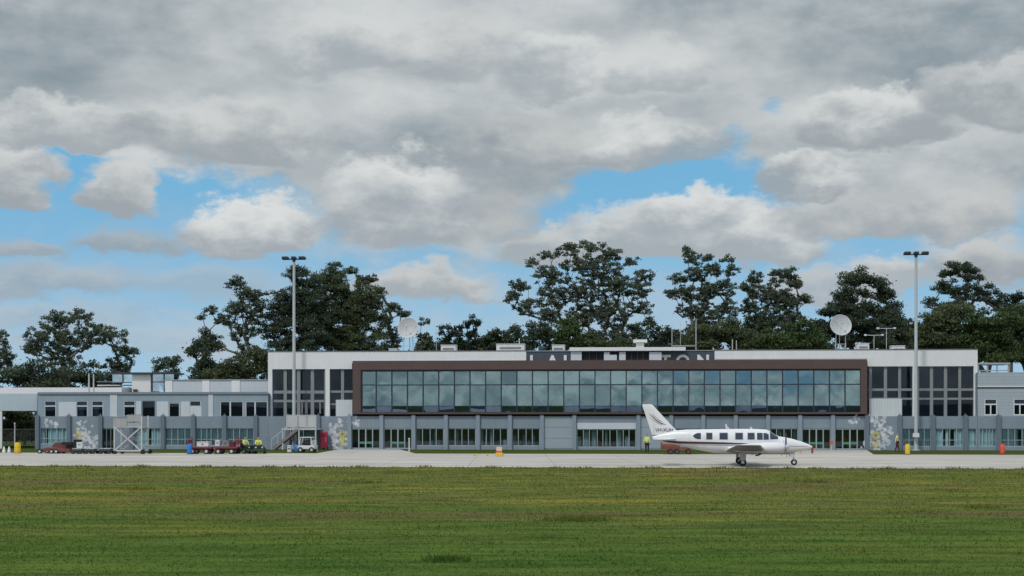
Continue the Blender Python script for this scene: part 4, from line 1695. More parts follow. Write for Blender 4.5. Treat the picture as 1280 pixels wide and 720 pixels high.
# ---- small posts and signs
def post_sign(px, py, h_px, label, plate=None, plate_mtl=None, post_mtl=None, name='sign_post', w=.05):
    p, q = at(px, py)
    o = empty(name, p, -TH, label, 'sign post' if plate else 'post')
    h = h_px / q
    MB().tube([(0, 0, 0), (0, 0, h)], w, 8).build('post', post_mtl or STEEL, o)
    MB().tube([(0, 0, 0), (0, 0, .05)], w * 2.4, 10).build('base', post_mtl or STEEL, o)
    if plate:
        a, b = plate[0] / q, plate[1] / q
        MB().box(-a / 2, a / 2, -.08, -.05, h - b, h).build('plate', plate_mtl, o, bevel=.01)
    else:
        MB().tube([(0, 0, h), (0, 0, h + .12)], w * 1.5, 10).build('cap', post_mtl or STEEL, o)
    return o


post_sign(511.5, 564.2, 15, 'slim white bollard beside the glazed entrance doors', post_mtl=WHITE, name='bollard', w=.055)
post_sign(18.5, 564, 34, 'thin grey lamp post at the fence under the canopy', name='lamp_post', w=.05)
post_sign(1039, 564, 13, 'small red sign on a short post before the right entrance doors', (4, 4.5), ORANGE)
post_sign(1015.3, 568.3, 11, 'short dark red post just beyond the aircraft nose', (2.6, 9), mat('dark_red_sign', (.22, .03, .03), .5), name='marker_post')

p, q = at(624, 570.5)
MK = empty('taxiway_marker', p, -TH, 'red and white marker board on a yellow foot beside the apron', 'marker')
MB().box(-.32, .32, -.25, .25, 0, .28).build('foot', YEL, MK, bevel=.04)
MB().box(-.22, .22, -.1, .1, .28, .75).build('board', mat('pink_white_board', (.75, .42, .36), .6, .1), MK, bevel=.02)
MB().box(-.225, .225, -.104, -.1, .32, .44).build('stripe', ORANGE, MK)
for px, lab in ((593.5, 'low yellow chock lying on the apron, the farther one from the marker board'), (609.5, 'low yellow chock lying on the apron, next to the marker board'),
                (1000, 'low yellow chock on the apron below the aircraft nose')):
    p, q = at(px, 569.8 if px < 700 else 566.5)
    o = empty('wheel_chock', p, -TH, lab, 'chock', 'yellow chocks on the apron')
    MB().prism([(-.22, 0), (.22, 0), (.08, .13), (-.08, .13)], 1, -.15, .15).build('wedge', YEL, o)
    MB().tube([(0, -.15, .07), (0, -.4, .03), (.1, -.6, .015)], .02, 5).build('rope', NAVY, o)

# white cones at the far left
for px, lab in ((5, 'white cone touching the canopy post, the left of two'), (11.5, 'white cone between the canopy post and the yellow drum')):
    p, q = at(px, 566)
    o = empty('safety_cone', p, 0, lab, 'cone', 'white cones at the canopy')
    MB().tube([(0, 0, .04), (0, 0, .55)], [.17, .05], 14).build('body', WHITE, o)
    MB().box(-.22, .22, -.22, .22, 0, .04).build('base', RUBBER, o)

# fence under the canopy
FN = site('fence', 'grey rail and mesh fence across the gap left of the office wing', 'fence', U(20, 12), 12)
su = U(20, 12)
m = MB()
for px in (-70, -40, -12, 18, 46):
    m.tube([(U(px, 12) - su, 0, 0), (U(px, 12) - su, 0, 1.9)], .05, 6)
m.build('post', STEEL, FN)
m = MB()
for z in (.15, 1.85):
    m.bar((U(-75, 12) - su, 0, z), (U(49, 12) - su, 0, z), .07)
m.build('rail', STEEL, FN)
m = MB()
x = U(-75, 12) - su
while x < U(49, 12) - su:
    m.bar((x, 0, .15), (x, 0, 1.85), .012)
    x += .16
for i in range(9):
    m.bar((U(-75, 12) - su, 0, .15 + .19 * i), (U(49, 12) - su, 0, .15 + .19 * i), .01)
m.build('mesh_panel', STEEL, FN)

# ------------------------------------------------------------------ trees
def leaf_mat(name, dark, light, transl=0.34):
    m = bpy.data.materials.new(name)
    m.use_nodes = True
    nt = m.node_tree
    nt.nodes.clear()
    out = nt.nodes.new('ShaderNodeOutputMaterial')
    at_ = nt.nodes.new('ShaderNodeAttribute')
    at_.attribute_name = 'tint'
    t = S(nt, at_.outputs['Fac'])
    c = mixc(nt, t, dark, light)
    d = nt.nodes.new('ShaderNodeBsdfPrincipled')
    d.inputs['Roughness'].default_value = 0.55
    d.inputs['Specular IOR Level'].default_value = 0.25
    tr = nt.nodes.new('ShaderNodeBsdfTranslucent')
    nt.links.new(c.s, d.inputs['Base Color'])
    nt.links.new(c.s, tr.inputs['Color'])
    mx = nt.nodes.new('ShaderNodeMixShader')
    mx.inputs[0].default_value = transl
    nt.links.new(d.outputs[0], mx.inputs[1])
    nt.links.new(tr.outputs[0], mx.inputs[2])
    nt.links.new(mx.outputs[0], out.inputs[0])
    return m


LEAF = {
    'gum': leaf_mat('gum_leaves', (0.042, 0.062, 0.040), (0.130, 0.162, 0.098)),
    'dark': leaf_mat('dark_leaves', (0.028, 0.045, 0.029), (0.084, 0.112, 0.064)),
    'olive': leaf_mat('olive_leaves', (0.040, 0.056, 0.026), (0.114, 0.140, 0.062)),
    'green': leaf_mat('green_leaves', (0.030, 0.056, 0.018), (0.086, 0.128, 0.042)),
    'conifer': leaf_mat('conifer_needles', (0.016, 0.030, 0.020), (0.045, 0.066, 0.040)),
}


def make_tree(name, label, Yd, base_px, blobs, kind, clump=1.2, dens=1.0, fill=1.0, leaf=0.215, trunk=0.45, bark=None, flat=0.7, group='trees behind the terminal', cover=1.0, cat='tree'):
    """blobs: (px, py, rx, ry) parts of the crown as seen in the photo; each gets real depth at distance Yd"""
    rs = np.random.default_rng(sum(ord(c) * (i + 1) for i, c in enumerate(label)))
    q = Yd / F
    base = np.array([(base_px - CX) * q, Yd, 0.0])
    cents, rad, tint = [], [], []
    for (px, py, rx, ry) in blobs:
        cx, cz, ax, az = (px - CX) * q, CH + (HY - py) * q, rx * q, ry * q
        ay = min(max(ax * .85, 1.0), 7.0)
        clump_ = clump * .8
        n = max(2, int(dens * 2.7 * (ax * az + .35 * ax * ay) / (clump_ ** 2)))
        k_ = 0
        while k_ < n:
            d = rs.normal(size=3)
            d /= np.linalg.norm(d)
            rr = rs.random() ** (0.45)
            p = d * rr
            cents.append(base + np.array([cx - base[0] + p[0] * ax, p[1] * ay, cz + p[2] * az]))
            rad.append(clump_ * rs.uniform(.6, 1.25))
            tint.append(rs.uniform(0, 1))
            k_ += 1
    cents = np.array(cents)
    cents[:, 2] = np.maximum(cents[:, 2], .8)
    # skeleton
    top = cents[:, 2].max()
    low = np.percentile(cents[:, 2], 12)
    nodes, par = [base - np.array([0, 0, .3])], [-1]
    th = max(low * .75, 1.2)
    mx_ = cents[:, :2].mean(0)
    for i in range(1, 6):
        t = i / 5
        nodes.append(base + np.array([(mx_[0] - base[0]) * .3 * t * t + rs.normal(0, .08), (mx_[1] - base[1]) * .3 * t, th * t]))
        par.append(len(nodes) - 2)
    root_n = len(nodes) - 1
    order = np.argsort(np.linalg.norm(cents - nodes[-1], axis=1))
    tips = []
    for ci in order:
        c = cents[ci]
        A = np.array(nodes[root_n - 1:])
        dv = c - A
        dist = np.linalg.norm(dv, axis=1)
        hor = np.linalg.norm(dv[:, :2], axis=1)
        cost = dist + 1.5 * np.maximum(0, hor * .55 - dv[:, 2])
        j = int(np.argmin(cost)) + root_n - 1
        a = nodes[j]
        L = np.linalg.norm(c - a)
        ns = int(min(4, max(1, L / 1.2)))
        prev = j
        for s in range(1, ns + 1):
            t = s / ns
            p = a + (c - a) * t + np.array([0, 0, -.10 * L * math.sin(PI * t)]) + (rs.normal(0, .03 * L, 3) if s < ns else 0)
            nodes.append(p)
            par.append(prev)
            prev = len(nodes) - 1
        tips.append(prev)
    cnt = np.zeros(len(nodes))
    for t in tips:
        cnt[t] += 1
    for i in range(len(nodes) - 1, 0, -1):
        cnt[par[i]] += cnt[i]
    r = trunk * .8 * (np.maximum(cnt, 1) / max(cnt[0], 1)) ** .62
    r = np.maximum(r, .025)
    m = MB()
    chained = set()
    kids = {}
    for i in range(1, len(nodes)):
        kids.setdefault(par[i], []).append(i)
    for i in range(1, len(nodes)):
        if i in chained:
            continue
        pts, rr = [nodes[par[i]], nodes[i]], [min(r[par[i]], r[i] * 1.3), r[i]]
        chained.add(i)
        cur = i
        while cur in kids:
            nx = max(kids[cur], key=lambda z: cnt[z])
            if nx in chained:
                break
            chained.add(nx)
            pts.append(nodes[nx]); rr.append(r[nx])
            cur = nx
        m.tube([tuple(p) for p in pts], rr, 6, cap=False)
    o = bpy.data.objects.new(name, None)
    COL.objects.link(o)
    o.location = tuple(base)
    tag(o, label, cat, group)
    m.v = [(v[0] - base[0], v[1] - base[1], v[2]) for v in m.v]
    m.build('trunk', bark or BARK, o, smooth=True)
    # leaves
    P, T_ = [], []
    for c, rr, tn in zip(cents, rad, tint):
        n = int(66 * rr * rr * fill * (.36 / leaf) ** 2)
        d = rs.normal(size=(n, 3))
        d /= np.linalg.norm(d, axis=1)[:, None]
        d[:, 2] = np.where(d[:, 2] < 0, d[:, 2] * .55, d[:, 2])
        p = d * (rr * rs.random(n) ** .42 * np.where(rs.random(n) < .16, rs.uniform(1.0, 1.75, n), 1.0))[:, None] * np.array([1, 1, flat])
        P.append(c + p - base)
        T_.append(np.clip(tn * .6 + rs.random(n) * .4, 0, 1))
    P = np.concatenate(P)
    T_ = np.concatenate(T_)
    n = len(P)
    a = rs.normal(size=(n, 3)); a /= np.linalg.norm(a, axis=1)[:, None]
    b = np.cross(a, rs.normal(size=(n, 3))); b /= np.linalg.norm(b, axis=1)[:, None]
    sz = leaf * rs.uniform(.6, 1.3, n)[:, None]
    co = np.stack([P - a * sz * .75, P - b * sz * .42, P + a * sz * .75, P + b * sz * .42], 1)
    me = tri_mesh('crown', co.reshape(-1, 3), 4)
    at_ = me.attributes.new('tint', 'FLOAT', 'FACE')
    at_.data.foreach_set('value', T_.astype(np.float32))
    me.materials.append(LEAF[kind])
    cr = bpy.data.objects.new('crown', me)
    COL.objects.link(cr)
    cr.parent = o
    return o


def gum(label, Yd, base_px, blobs, **kw):
    kw['clump'] = kw.get('clump', 1.0) * (.56 if kw.get('kind', 'gum') == 'gum' else .78)
    kw.setdefault('leaf', .17)
    kw.setdefault('fill', .85)
    return make_tree('gum_tree', label, Yd, base_px, blobs, kw.pop('kind', 'gum'), **kw)


# left group
gum('thin crowned gum tree cut by the left edge of the picture', 205, -4, [(-8, 438, 28, 26), (8, 452, 12, 14), (-20, 455, 25, 20)], clump=.95, dens=.9)
gum('spreading gum tree with an open airy crown above the canopy shed', 200, 84,
    [(72, 399, 22, 11), (103, 398, 18, 12), (58, 420, 30, 16), (92, 425, 26, 18), (120, 418, 20, 14), (40, 436, 14, 12), (75, 448, 26, 14)], clump=1.0, dens=.95, trunk=.5)
gum('leaning gum tree beside the rooftop lantern with a ragged right side', 202, 150,
    [(140, 420, 19, 12), (155, 440, 18, 14), (145, 458, 20, 12), (168, 437, 8, 5)], clump=.95, dens=.9)
make_tree('bush', 'dark dense thicket behind the white canopy roof', 190, 40, [(10, 478, 22, 20), (40, 472, 28, 26), (75, 478, 30, 24), (110, 476, 30, 22), (140, 480, 16, 14)], 'dark', clump=1.3, dens=1.2, trunk=.3, cat='bush')
make_tree('bush', 'dark leafy bush seen under the open canopy beside the wing', 172, 30, [(30, 522, 16, 16), (38, 506, 8, 8), (6, 517, 14, 10), (20, 514, 12, 8), (10, 530, 14, 14), (44, 528, 10, 20), (-10, 528, 12, 18)], 'olive', clump=.8, dens=1.6, trunk=.2, leaf=.28, cat='bush')
make_tree('bush', 'low shadowy hedge behind the mesh fence', 176, 20, [(-10, 545, 16, 14), (10, 546, 14, 13), (30, 546, 14, 14), (46, 545, 8, 14)], 'dark', clump=.8, dens=1.8, trunk=.2, leaf=.28, cat='hedge')  # dark hedge added in place of the shade under the trees
make_tree('round_tree', 'small round tree in the gap behind the rooftop lantern', 240, 208, [(200, 460, 11, 12), (216, 456, 13, 13), (208, 470, 18, 10)], 'gum', clump=1.0, dens=1.0)
make_tree('conifer_tree', 'dark pointed conifer at the left edge of the big gum group', 205, 258, [(258, 446, 5, 12), (254, 460, 14, 12), (256, 474, 22, 12), (274, 464, 10, 12)], 'dark', clump=.9, dens=1.5)
gum('tall sparse gum tree with tufted separate clumps left of the mast', 210, 302,
    [(293, 354, 13, 9), (310, 368, 18, 9), (300, 386, 20, 11), (263, 388, 8, 7), (281, 400, 16, 8), (258, 418, 9, 9), (268, 423, 11, 6), (300, 417, 14, 13), (318, 402, 14, 20), (322, 378, 12, 12), (310, 440, 18, 10), (252, 398, 5, 4)], clump=.95, dens=1.15, trunk=.55)
make_tree('bush', 'brownish green bushes below the tall sparse gum tree', 200, 300, [(300, 462, 24, 18), (328, 458, 18, 22), (280, 470, 20, 12), (320, 445, 10, 10)], 'olive', clump=1.1, dens=1.5, cat='bush')
gum('huge dense dark gum tree behind the left floodlight mast', 212, 372,
    [(371, 345, 15, 12), (352, 376, 20, 22), (385, 372, 28, 28), (350, 408, 22, 30), (388, 415, 34, 34), (365, 440, 30, 16)], kind='dark', clump=1.25, dens=1.5, trunk=.7, bark=DBARK)
gum('huge dense brown green gum tree right of the left floodlight mast', 215, 440,
    [(402, 346, 13, 8), (418, 340, 12, 9), (420, 362, 28, 20), (448, 372, 26, 24), (430, 400, 36, 30), (462, 400, 24, 32), (440, 430, 50, 18)], kind='olive', clump=1.25, dens=1.5, trunk=.7, bark=DBARK)
gum('gum tree with bare upper boughs reaching over the left dish', 220, 470,
    [(420, 330, 9, 3.5), (440, 338, 9, 4), (455, 350, 12, 7), (466, 348, 6, 4), (476, 366, 10, 7), (490, 384, 13, 6), (504, 392, 10, 5), (480, 402, 10, 10), (492, 420, 12, 14), (488, 438, 16, 8)], clump=.8, dens=1.3)
make_tree('poplar_tree', 'thin bare topped poplar just right of the left dish', 230, 528, [(527, 400, 1.2, 12), (534, 404, 1.5, 10), (530, 428, 8, 14), (524, 442, 14, 8), (538, 432, 4, 14)], 'gum', clump=.6, dens=1.3, leaf=.3, trunk=.2)
make_tree('conifer_tree', 'bushy green conifer with several leaders above the cream plant box', 225, 562, [(551, 412, 2.2, 10), (560, 420, 6, 12), (569, 408, 2.2, 10), (575, 410, 2.5, 10), (556, 430, 10, 10), (572, 428, 10, 12), (580, 436, 8, 8)], 'conifer', clump=.75, dens=1.6, trunk=.3)
make_tree('conifer_tree', 'dark slim conifer with two tufted tips right of the green conifer', 225, 592, [(584, 404, 2, 7), (591, 402, 2.4, 8), (597, 404, 3.4, 5), (586, 420, 4, 14), (595, 422, 4, 16), (592, 436, 8, 8)], 'conifer', clump=.7, dens=1.5, trunk=.3)
make_tree('round_tree', 'low dark flat topped tree left of the great fan shaped gum', 235, 630, [(620, 418, 12, 7), (640, 416, 15, 8), (610, 428, 14, 8), (632, 430, 26, 10), (600, 438, 14, 5)], 'dark', clump=.9, dens=1.4)
# the great gum in the middle
gum('great fan shaped gum tree with tufted open crown behind the roof sign', 208, 735,
    [(740, 308, 16, 8), (712, 312, 18, 8), (762, 318, 18, 9), (686, 320, 14, 8), (665, 328, 10, 6), (790, 328, 11, 6), (740, 332, 40, 14),
     (690, 345, 26, 14), (650, 358, 16, 9), (640, 372, 12, 9), (660, 385, 20, 11), (805, 345, 14, 9), (790, 360, 24, 16), (760, 355, 30, 18), (725, 365, 26, 18),
     (690, 372, 24, 16), (760, 390, 34, 20), (800, 385, 18, 10), (812, 400, 8, 7), (725, 395, 20, 18), (690, 395, 20, 10), (770, 420, 30, 18), (740, 425, 20, 14), (800, 412, 16, 10)],
    clump=.95, dens=.92, trunk=.8)
make_tree('round_tree', 'rounded bright green tree under the great fan shaped gum', 196, 708, [(708, 420, 17, 18), (715, 408, 10, 9), (700, 430, 16, 12), (722, 428, 12, 12)], 'green', clump=1.0, dens=1.5)
make_tree('round_tree', 'dark blunt tree left of the bright green rounded tree', 199, 676, [(672, 416, 14, 14), (684, 424, 12, 14), (664, 430, 14, 10)], 'dark', clump=1.0, dens=1.5)
make_tree('bush', 'brown green scrub at the foot of the great gum', 198, 760, [(745, 436, 20, 10), (775, 436, 22, 10), (735, 428, 10, 10)], 'olive', clump=1.0, dens=1.6, cat='bush')
make_tree('conifer_tree', 'small dark conifer between the great gum and its right neighbour', 205, 836, [(835, 412, 3, 8), (830, 426, 8, 12), (845, 424, 7, 14), (838, 436, 14, 6)], 'conifer', clump=.8, dens=1.6)
gum('narrow tall gum tree with tufts along its right side, behind the letter O', 209, 882,
    [(858, 313, 7, 5), (865, 322, 12, 8), (884, 323, 8, 5), (909, 325, 9, 5), (872, 340, 16, 14), (893, 338, 14, 9), (915, 340, 9, 9), (848, 348, 12, 7), (840, 366, 9, 6), (855, 368, 18, 12), (880, 365, 16, 16),
     (905, 362, 17, 13), (862, 388, 18, 12), (885, 392, 22, 14), (912, 385, 12, 12), (880, 415, 22, 18)], clump=.9, dens=1.15, trunk=.6)
gum('dark she oak like tree with upright spires right of the tall narrow gum', 213, 965,
    [(944, 346, 10, 9), (938, 362, 13, 12), (972, 345, 10, 10), (986, 340, 8, 8), (992, 354, 12, 10), (965, 368, 20, 14), (940, 385, 16, 16), (985, 378, 20, 16), (1008, 374, 8, 6), (965, 400, 26, 18), (990, 402, 18, 14), (945, 412, 18, 16)], kind='gum', clump=.95, dens=1.3, trunk=.6, bark=DBARK)
make_tree('bush', 'mixed brown green bushes behind the stub antennas', 198, 920, [(880, 425, 26, 16), (910, 412, 20, 16), (935, 425, 22, 14), (860, 432, 16, 8)], 'olive', clump=1.1, dens=1.5, cat='bush')
make_tree('round_tree', 'leafy green tree below the upright spires left of the right dish', 196, 985, [(968, 424, 20, 14), (1000, 418, 20, 18), (985, 432, 30, 8), (1020, 428, 16, 12)], 'green', clump=1.1, dens=1.4)
make_tree('cypress_tree', 'broad dark cypress behind the right dish with a gap near its top', 215, 1078,
    [(1078, 344, 7, 7), (1065, 352, 14, 10), (1092, 352, 13, 10), (1058, 372, 16, 16), (1104, 370, 12, 16), (1082, 368, 8, 6), (1080, 388, 26, 12), (1050, 396, 24, 16), (1110, 396, 20, 20), (1036, 390, 14, 5), (1080, 415, 45, 22), (1120, 415, 14, 20), (1030, 415, 20, 16)],
    'dark', clump=1.1, dens=1.6, trunk=.7, bark=DBARK)
gum('gum tree with a rounded clumpy head right of the right floodlight mast', 212, 1200,
    [(1188, 341, 13, 11), (1205, 336, 14, 10), (1216, 350, 12, 14), (1180, 360, 14, 8), (1164, 378, 10, 7), (1200, 368, 20, 12), (1230, 368, 16, 12), (1192, 385, 28, 9), (1246, 378, 12, 12)], kind='dark', clump=1.0, dens=1.5, trunk=.6)
make_tree('broadleaf_tree', 'full dark green broadleaf tree behind the right end of the roof', 195, 1175, [(1165, 408, 24, 22), (1195, 400, 30, 20), (1180, 425, 36, 16), (1150, 424, 10, 14)], 'olive', clump=1.25, dens=1.6, trunk=.5)
make_tree('broadleaf_tree', 'full green broadleaf tree above the roof pergola', 193, 1235, [(1225, 415, 26, 26), (1250, 405, 24, 22), (1240, 438, 34, 20), (1215, 440, 14, 14)], 'green', clump=1.25, dens=1.6, trunk=.5)
make_tree('broadleaf_tree', 'full dark broadleaf tree cut by the right edge of the picture', 200, 1285, [(1275, 400, 20, 20), (1290, 390, 18, 14), (1285, 430, 28, 30), (1268, 440, 14, 18), (1300, 420, 24, 26)], 'olive', clump=1.25, dens=1.6, trunk=.5)
make_tree('conifer_tree', 'dark spiky conifer at the far right behind the broadleaf trees', 222, 1262, [(1258, 372, 3, 8), (1266, 376, 4, 9), (1275, 372, 5, 10), (1264, 388, 14, 10)], 'conifer', clump=.8, dens=1.6)
make_tree('cypress_tree', 'low dark cypress between the right dish and the right mast', 205, 1120, [(1120, 404, 8, 18), (1128, 420, 12, 18), (1105, 428, 18, 12), (1140, 412, 6, 12)], 'dark', clump=1.0, dens=1.5)

for px, lab, kind, w in ((868, 'far dull green bush filling the gap behind the whip antennas', 'dark', 30), (938, 'far olive bush between the stub antennas and the dark spires', 'olive', 30),
                         (1012, 'far dull bush in the gap left of the right dish', 'dark', 30), (1130, 'far olive bush in the gap around the right floodlight mast', 'olive', 34),
                         (1220, 'far dark bush behind the terminal roof corner', 'dark', 40), (815, 'far low bush right of the great gum', 'dark', 18),
                         (605, 'far olive bush in the gap left of the great gum', 'olive', 26), (545, 'far low bush behind the small cream plant box', 'dark', 22), (255, 'far low bush in the gap behind the long rooftop box', 'dark', 20)):
    make_tree('bush', lab, 236, px, [(px - w * .5, 428 if px > 800 else 436, w * .6, 16 if px > 800 else 9), (px + w * .5, 424 if px > 800 else 434, w * .6, 18 if px > 800 else 10), (px, 436, w, 10)] + ([(px + w * .1, 412, w * .35, 10)] if px > 800 else []), kind, clump=1.3, dens=1.3, leaf=.28, cat='bush')

# a little more of the wood to either side of the frame
for px, lab, kd in ((1345, 'full broadleaf tree behind the far end of the ribbed office wing', 'olive'), (1420, 'dark broadleaf tree past the far end of the ribbed office wing', 'dark'), (1500, 'green broadleaf tree standing last in the row past the ribbed wing', 'green'),
                    (-70, 'dark broadleaf tree behind the outer half of the open canopy', 'dark'), (-150, 'olive broadleaf tree past the outer end of the open canopy', 'olive')):
    make_tree('broadleaf_tree', lab, 206, px, [(px - 20, 420, 26, 26), (px + 22, 412, 28, 26), (px, 440, 48, 24), (px + 4, 395, 22, 16)], kd, clump=1.3, dens=1.1, leaf=.3, trunk=.5)

# ------------------------------------------------------------------ the aircraft
YP = 102.0
PP = F / YP
AC = empty('light_aircraft', (wpt(908, YP).x, YP, 0.0225), -math.radians(5), 'white twin propeller aircraft with maroon stripe and tall swept fin', 'aircraft')


def ax(px): return (px - 908) / PP
def az(py): return CH + (HY - py) / PP - .02


STN = [(816, 546, 549.6, .07), (822, 544, 551, .12), (832, 541, 553, .22), (842, 538.4, 555.2, .31), (858, 537, 559, .43), (876, 536.7, 563.2, .54), (892, 536.4, 566, .60),
       (910, 536.2, 567, .63), (930, 536, 567.3, .64), (948, 536.2, 567.3, .635), (957, 536.8, 567.2, .62), (961.5, 538.4, 567, .60), (966, 541.6, 566.9, .58),
       (971.5, 545.2, 566.7, .55), (980, 546.4, 566.3, .51), (990, 548.6, 565.2, .45), (1000, 551.6, 563.8, .35), (1007, 554.2, 562.3, .25), (1011.5, 556.2, 560.8, .14), (1013.8, 557.6, 559.4, .04)]


def station(px):
    for a, b in zip(STN[:-1], STN[1:]):
        if a[0] <= px <= b[0]:
            t = (px - a[0]) / (b[0] - a[0])
            return [a[i] + (b[i] - a[i]) * t for i in range(1, 4)]
    e = STN[0] if px < STN[0][0] else STN[-1]
    return list(e[1:])


NEX = 2.5


def sec(px, n=28):
    t_, b_, w = station(px)
    zt, zb = az(t_), az(b_)
    zc, hz = (zt + zb) / 2, (zt - zb) / 2
    out = []
    for j in range(n):
        a = 2 * PI * j / n
        c, s = math.cos(a), math.sin(a)
        out.append((ax(px), w * math.copysign(abs(c) ** (2 / NEX), c), zc + hz * math.copysign(abs(s) ** (2 / NEX), s)))
    return out


def skin_pt(px, py, side=-1, off=.006):
    t_, b_, w = station(px)
    zt, zb = az(t_), az(b_)
    zc, hz = (zt + zb) / 2, (zt - zb) / 2
    z = az(py)
    k_ = min(.999, abs((z - zc) / hz))
    return (ax(px), side * (w * (1 - k_ ** NEX) ** (1 / NEX) + off), z)


def skin_patch(m, px0, px1, top, bot, side, off=.006, nx=8, nz=5):
    g = []
    for i in range(nz + 1):
        row = []
        for j in range(nx + 1):
            px = px0 + (px1 - px0) * j / nx
            a, b = (f(px) if callable(f) else f for f in (top, bot))
            row.append(skin_pt(px, a + (b - a) * i / nz, side, off))
        g.append(row)
    m.patch(g)
    return m


pxs = sorted(set([s[0] for s in STN] + list(range(818, 1012, 4))))
fus = MB().loft([sec(p) for p in pxs]).build('fuselage', PLANEW, AC, smooth=True)


def bl(pts):
    def f(px):
        for a, b in zip(pts[:-1], pts[1:]):
            if a[0] <= px <= b[0]:
                return a[1] + (b[1] - a[1]) * (px - a[0]) / (b[0] - a[0])
        return pts[0][1] if px < pts[0][0] else pts[-1][1]
    return f


for side in (-1, 1):
    m = MB()
    skin_patch(m, 829, 948, bl([(829, 550.8), (845, 551.4), (905, 552.8), (948, 554.6)]), bl([(829, 552.6), (850, 554.6), (905, 555.2), (948, 555.6)]), side, .005, 50, 2)
    m.build('maroon_stripe', STRIPE, fus)
    m = MB()
    skin_patch(m, 862, 1008, bl([(862, 555.6), (948, 556.4), (1008, 557.6)]), bl([(862, 556.0), (948, 557.3), (975, 557.6), (1008, 558.0)]), side, .005, 50, 1)
    m.build('grey_stripe', GREYSTR, fus)
    for a, b in ((882.8, 890), (899.2, 909), (918.6, 927.6), (933.8, 942)):
        m = skin_patch(MB(), a - .7, b + .7, 540.4, 549.8, side, .004)
        w_ = m.build('cabin_window_frame', PGREY, fus)
        skin_patch(MB(), a, b, 541.1, 549.1, side, .010).build('cabin_window', PGLASS, w_)
    skin_patch(MB(), 866.2, 876, bl([(866.2, 544.6), (869, 542.2), (872, 541.2), (876, 541.2)]), bl([(866.2, 545.4), (869, 547.8), (872, 548.8), (876, 548.8)]), side, .010, 10).build('cabin_window', PGLASS, fus)
    skin_patch(MB(), 945.2, 959.6, bl([(945, 540.9), (957, 541.2), (959.6, 543)]), 549.4, side, .010, 8).build('cockpit_window', PGLASS, fus)
    skin_patch(MB(), 952.2, 953.0, 541, 549.4, side, .016, 1).build('window_post', PLANEW, fus)
    m = MB()                       # windscreen half, wrapped over the slope of the nose
    g = []
    for i in range(7):
        px = 961.2 + i * 1.7
        t_, b_, w = station(px)
        row = []
        for j in range(7):
            f_ = .02 + .95 * j / 6
            py = t_ + .25 + (549.2 - .10 * i * 6 / 6 - t_) * f_ ** 1.4
            row.append(skin_pt(px, max(t_ + .12, py), side, .012))
        g.append(row)
    MB().patch(g).build('windscreen', PGLASS, fus)
MB().box(ax(960.6), ax(972), -.03, .03, az(545), az(544.2)).build('centre_post', PLANEW, fus)
# door outlines on the near side
m = MB()
for px in (861.5, 880):
    skin_patch(m, px - .12, px + .12, 539.5, 560, -1, .006, 1, 8)
skin_patch(m, 977.6, 978.2, 548, 564, -1, .007, 1, 6)
m.build('door_seam', PGREY, fus)
for px, h in ((907.5, .32), (909.2, .16), (938, .14)):
    MB().prism([(ax(px), az(536.4)), (ax(px) + .16, az(536.4)), (ax(px) + .02, az(536.4) + h), (ax(px) - .05, az(536.4) + h)], 1, -.015, .015).build('aerial', PLANEW, AC)


def foil(le, te, y, z, th, n=9):
    """closed aerofoil ring, chord from te to le along x"""
    c = le - te
    up, dn = [], []
    for i in range(n):
        t = .5 - .5 * math.cos(PI * i / (n - 1))
        h = th * c * 5 * (.2969 * math.sqrt(t) - .126 * t - .3516 * t * t + .2843 * t ** 3 - .1036 * t ** 4)
        up.append((le - t * c, y, z + h * 1.15))
        dn.append((le - t * c, y, z - h * .75))
    return up + dn[::-1][1:-1]


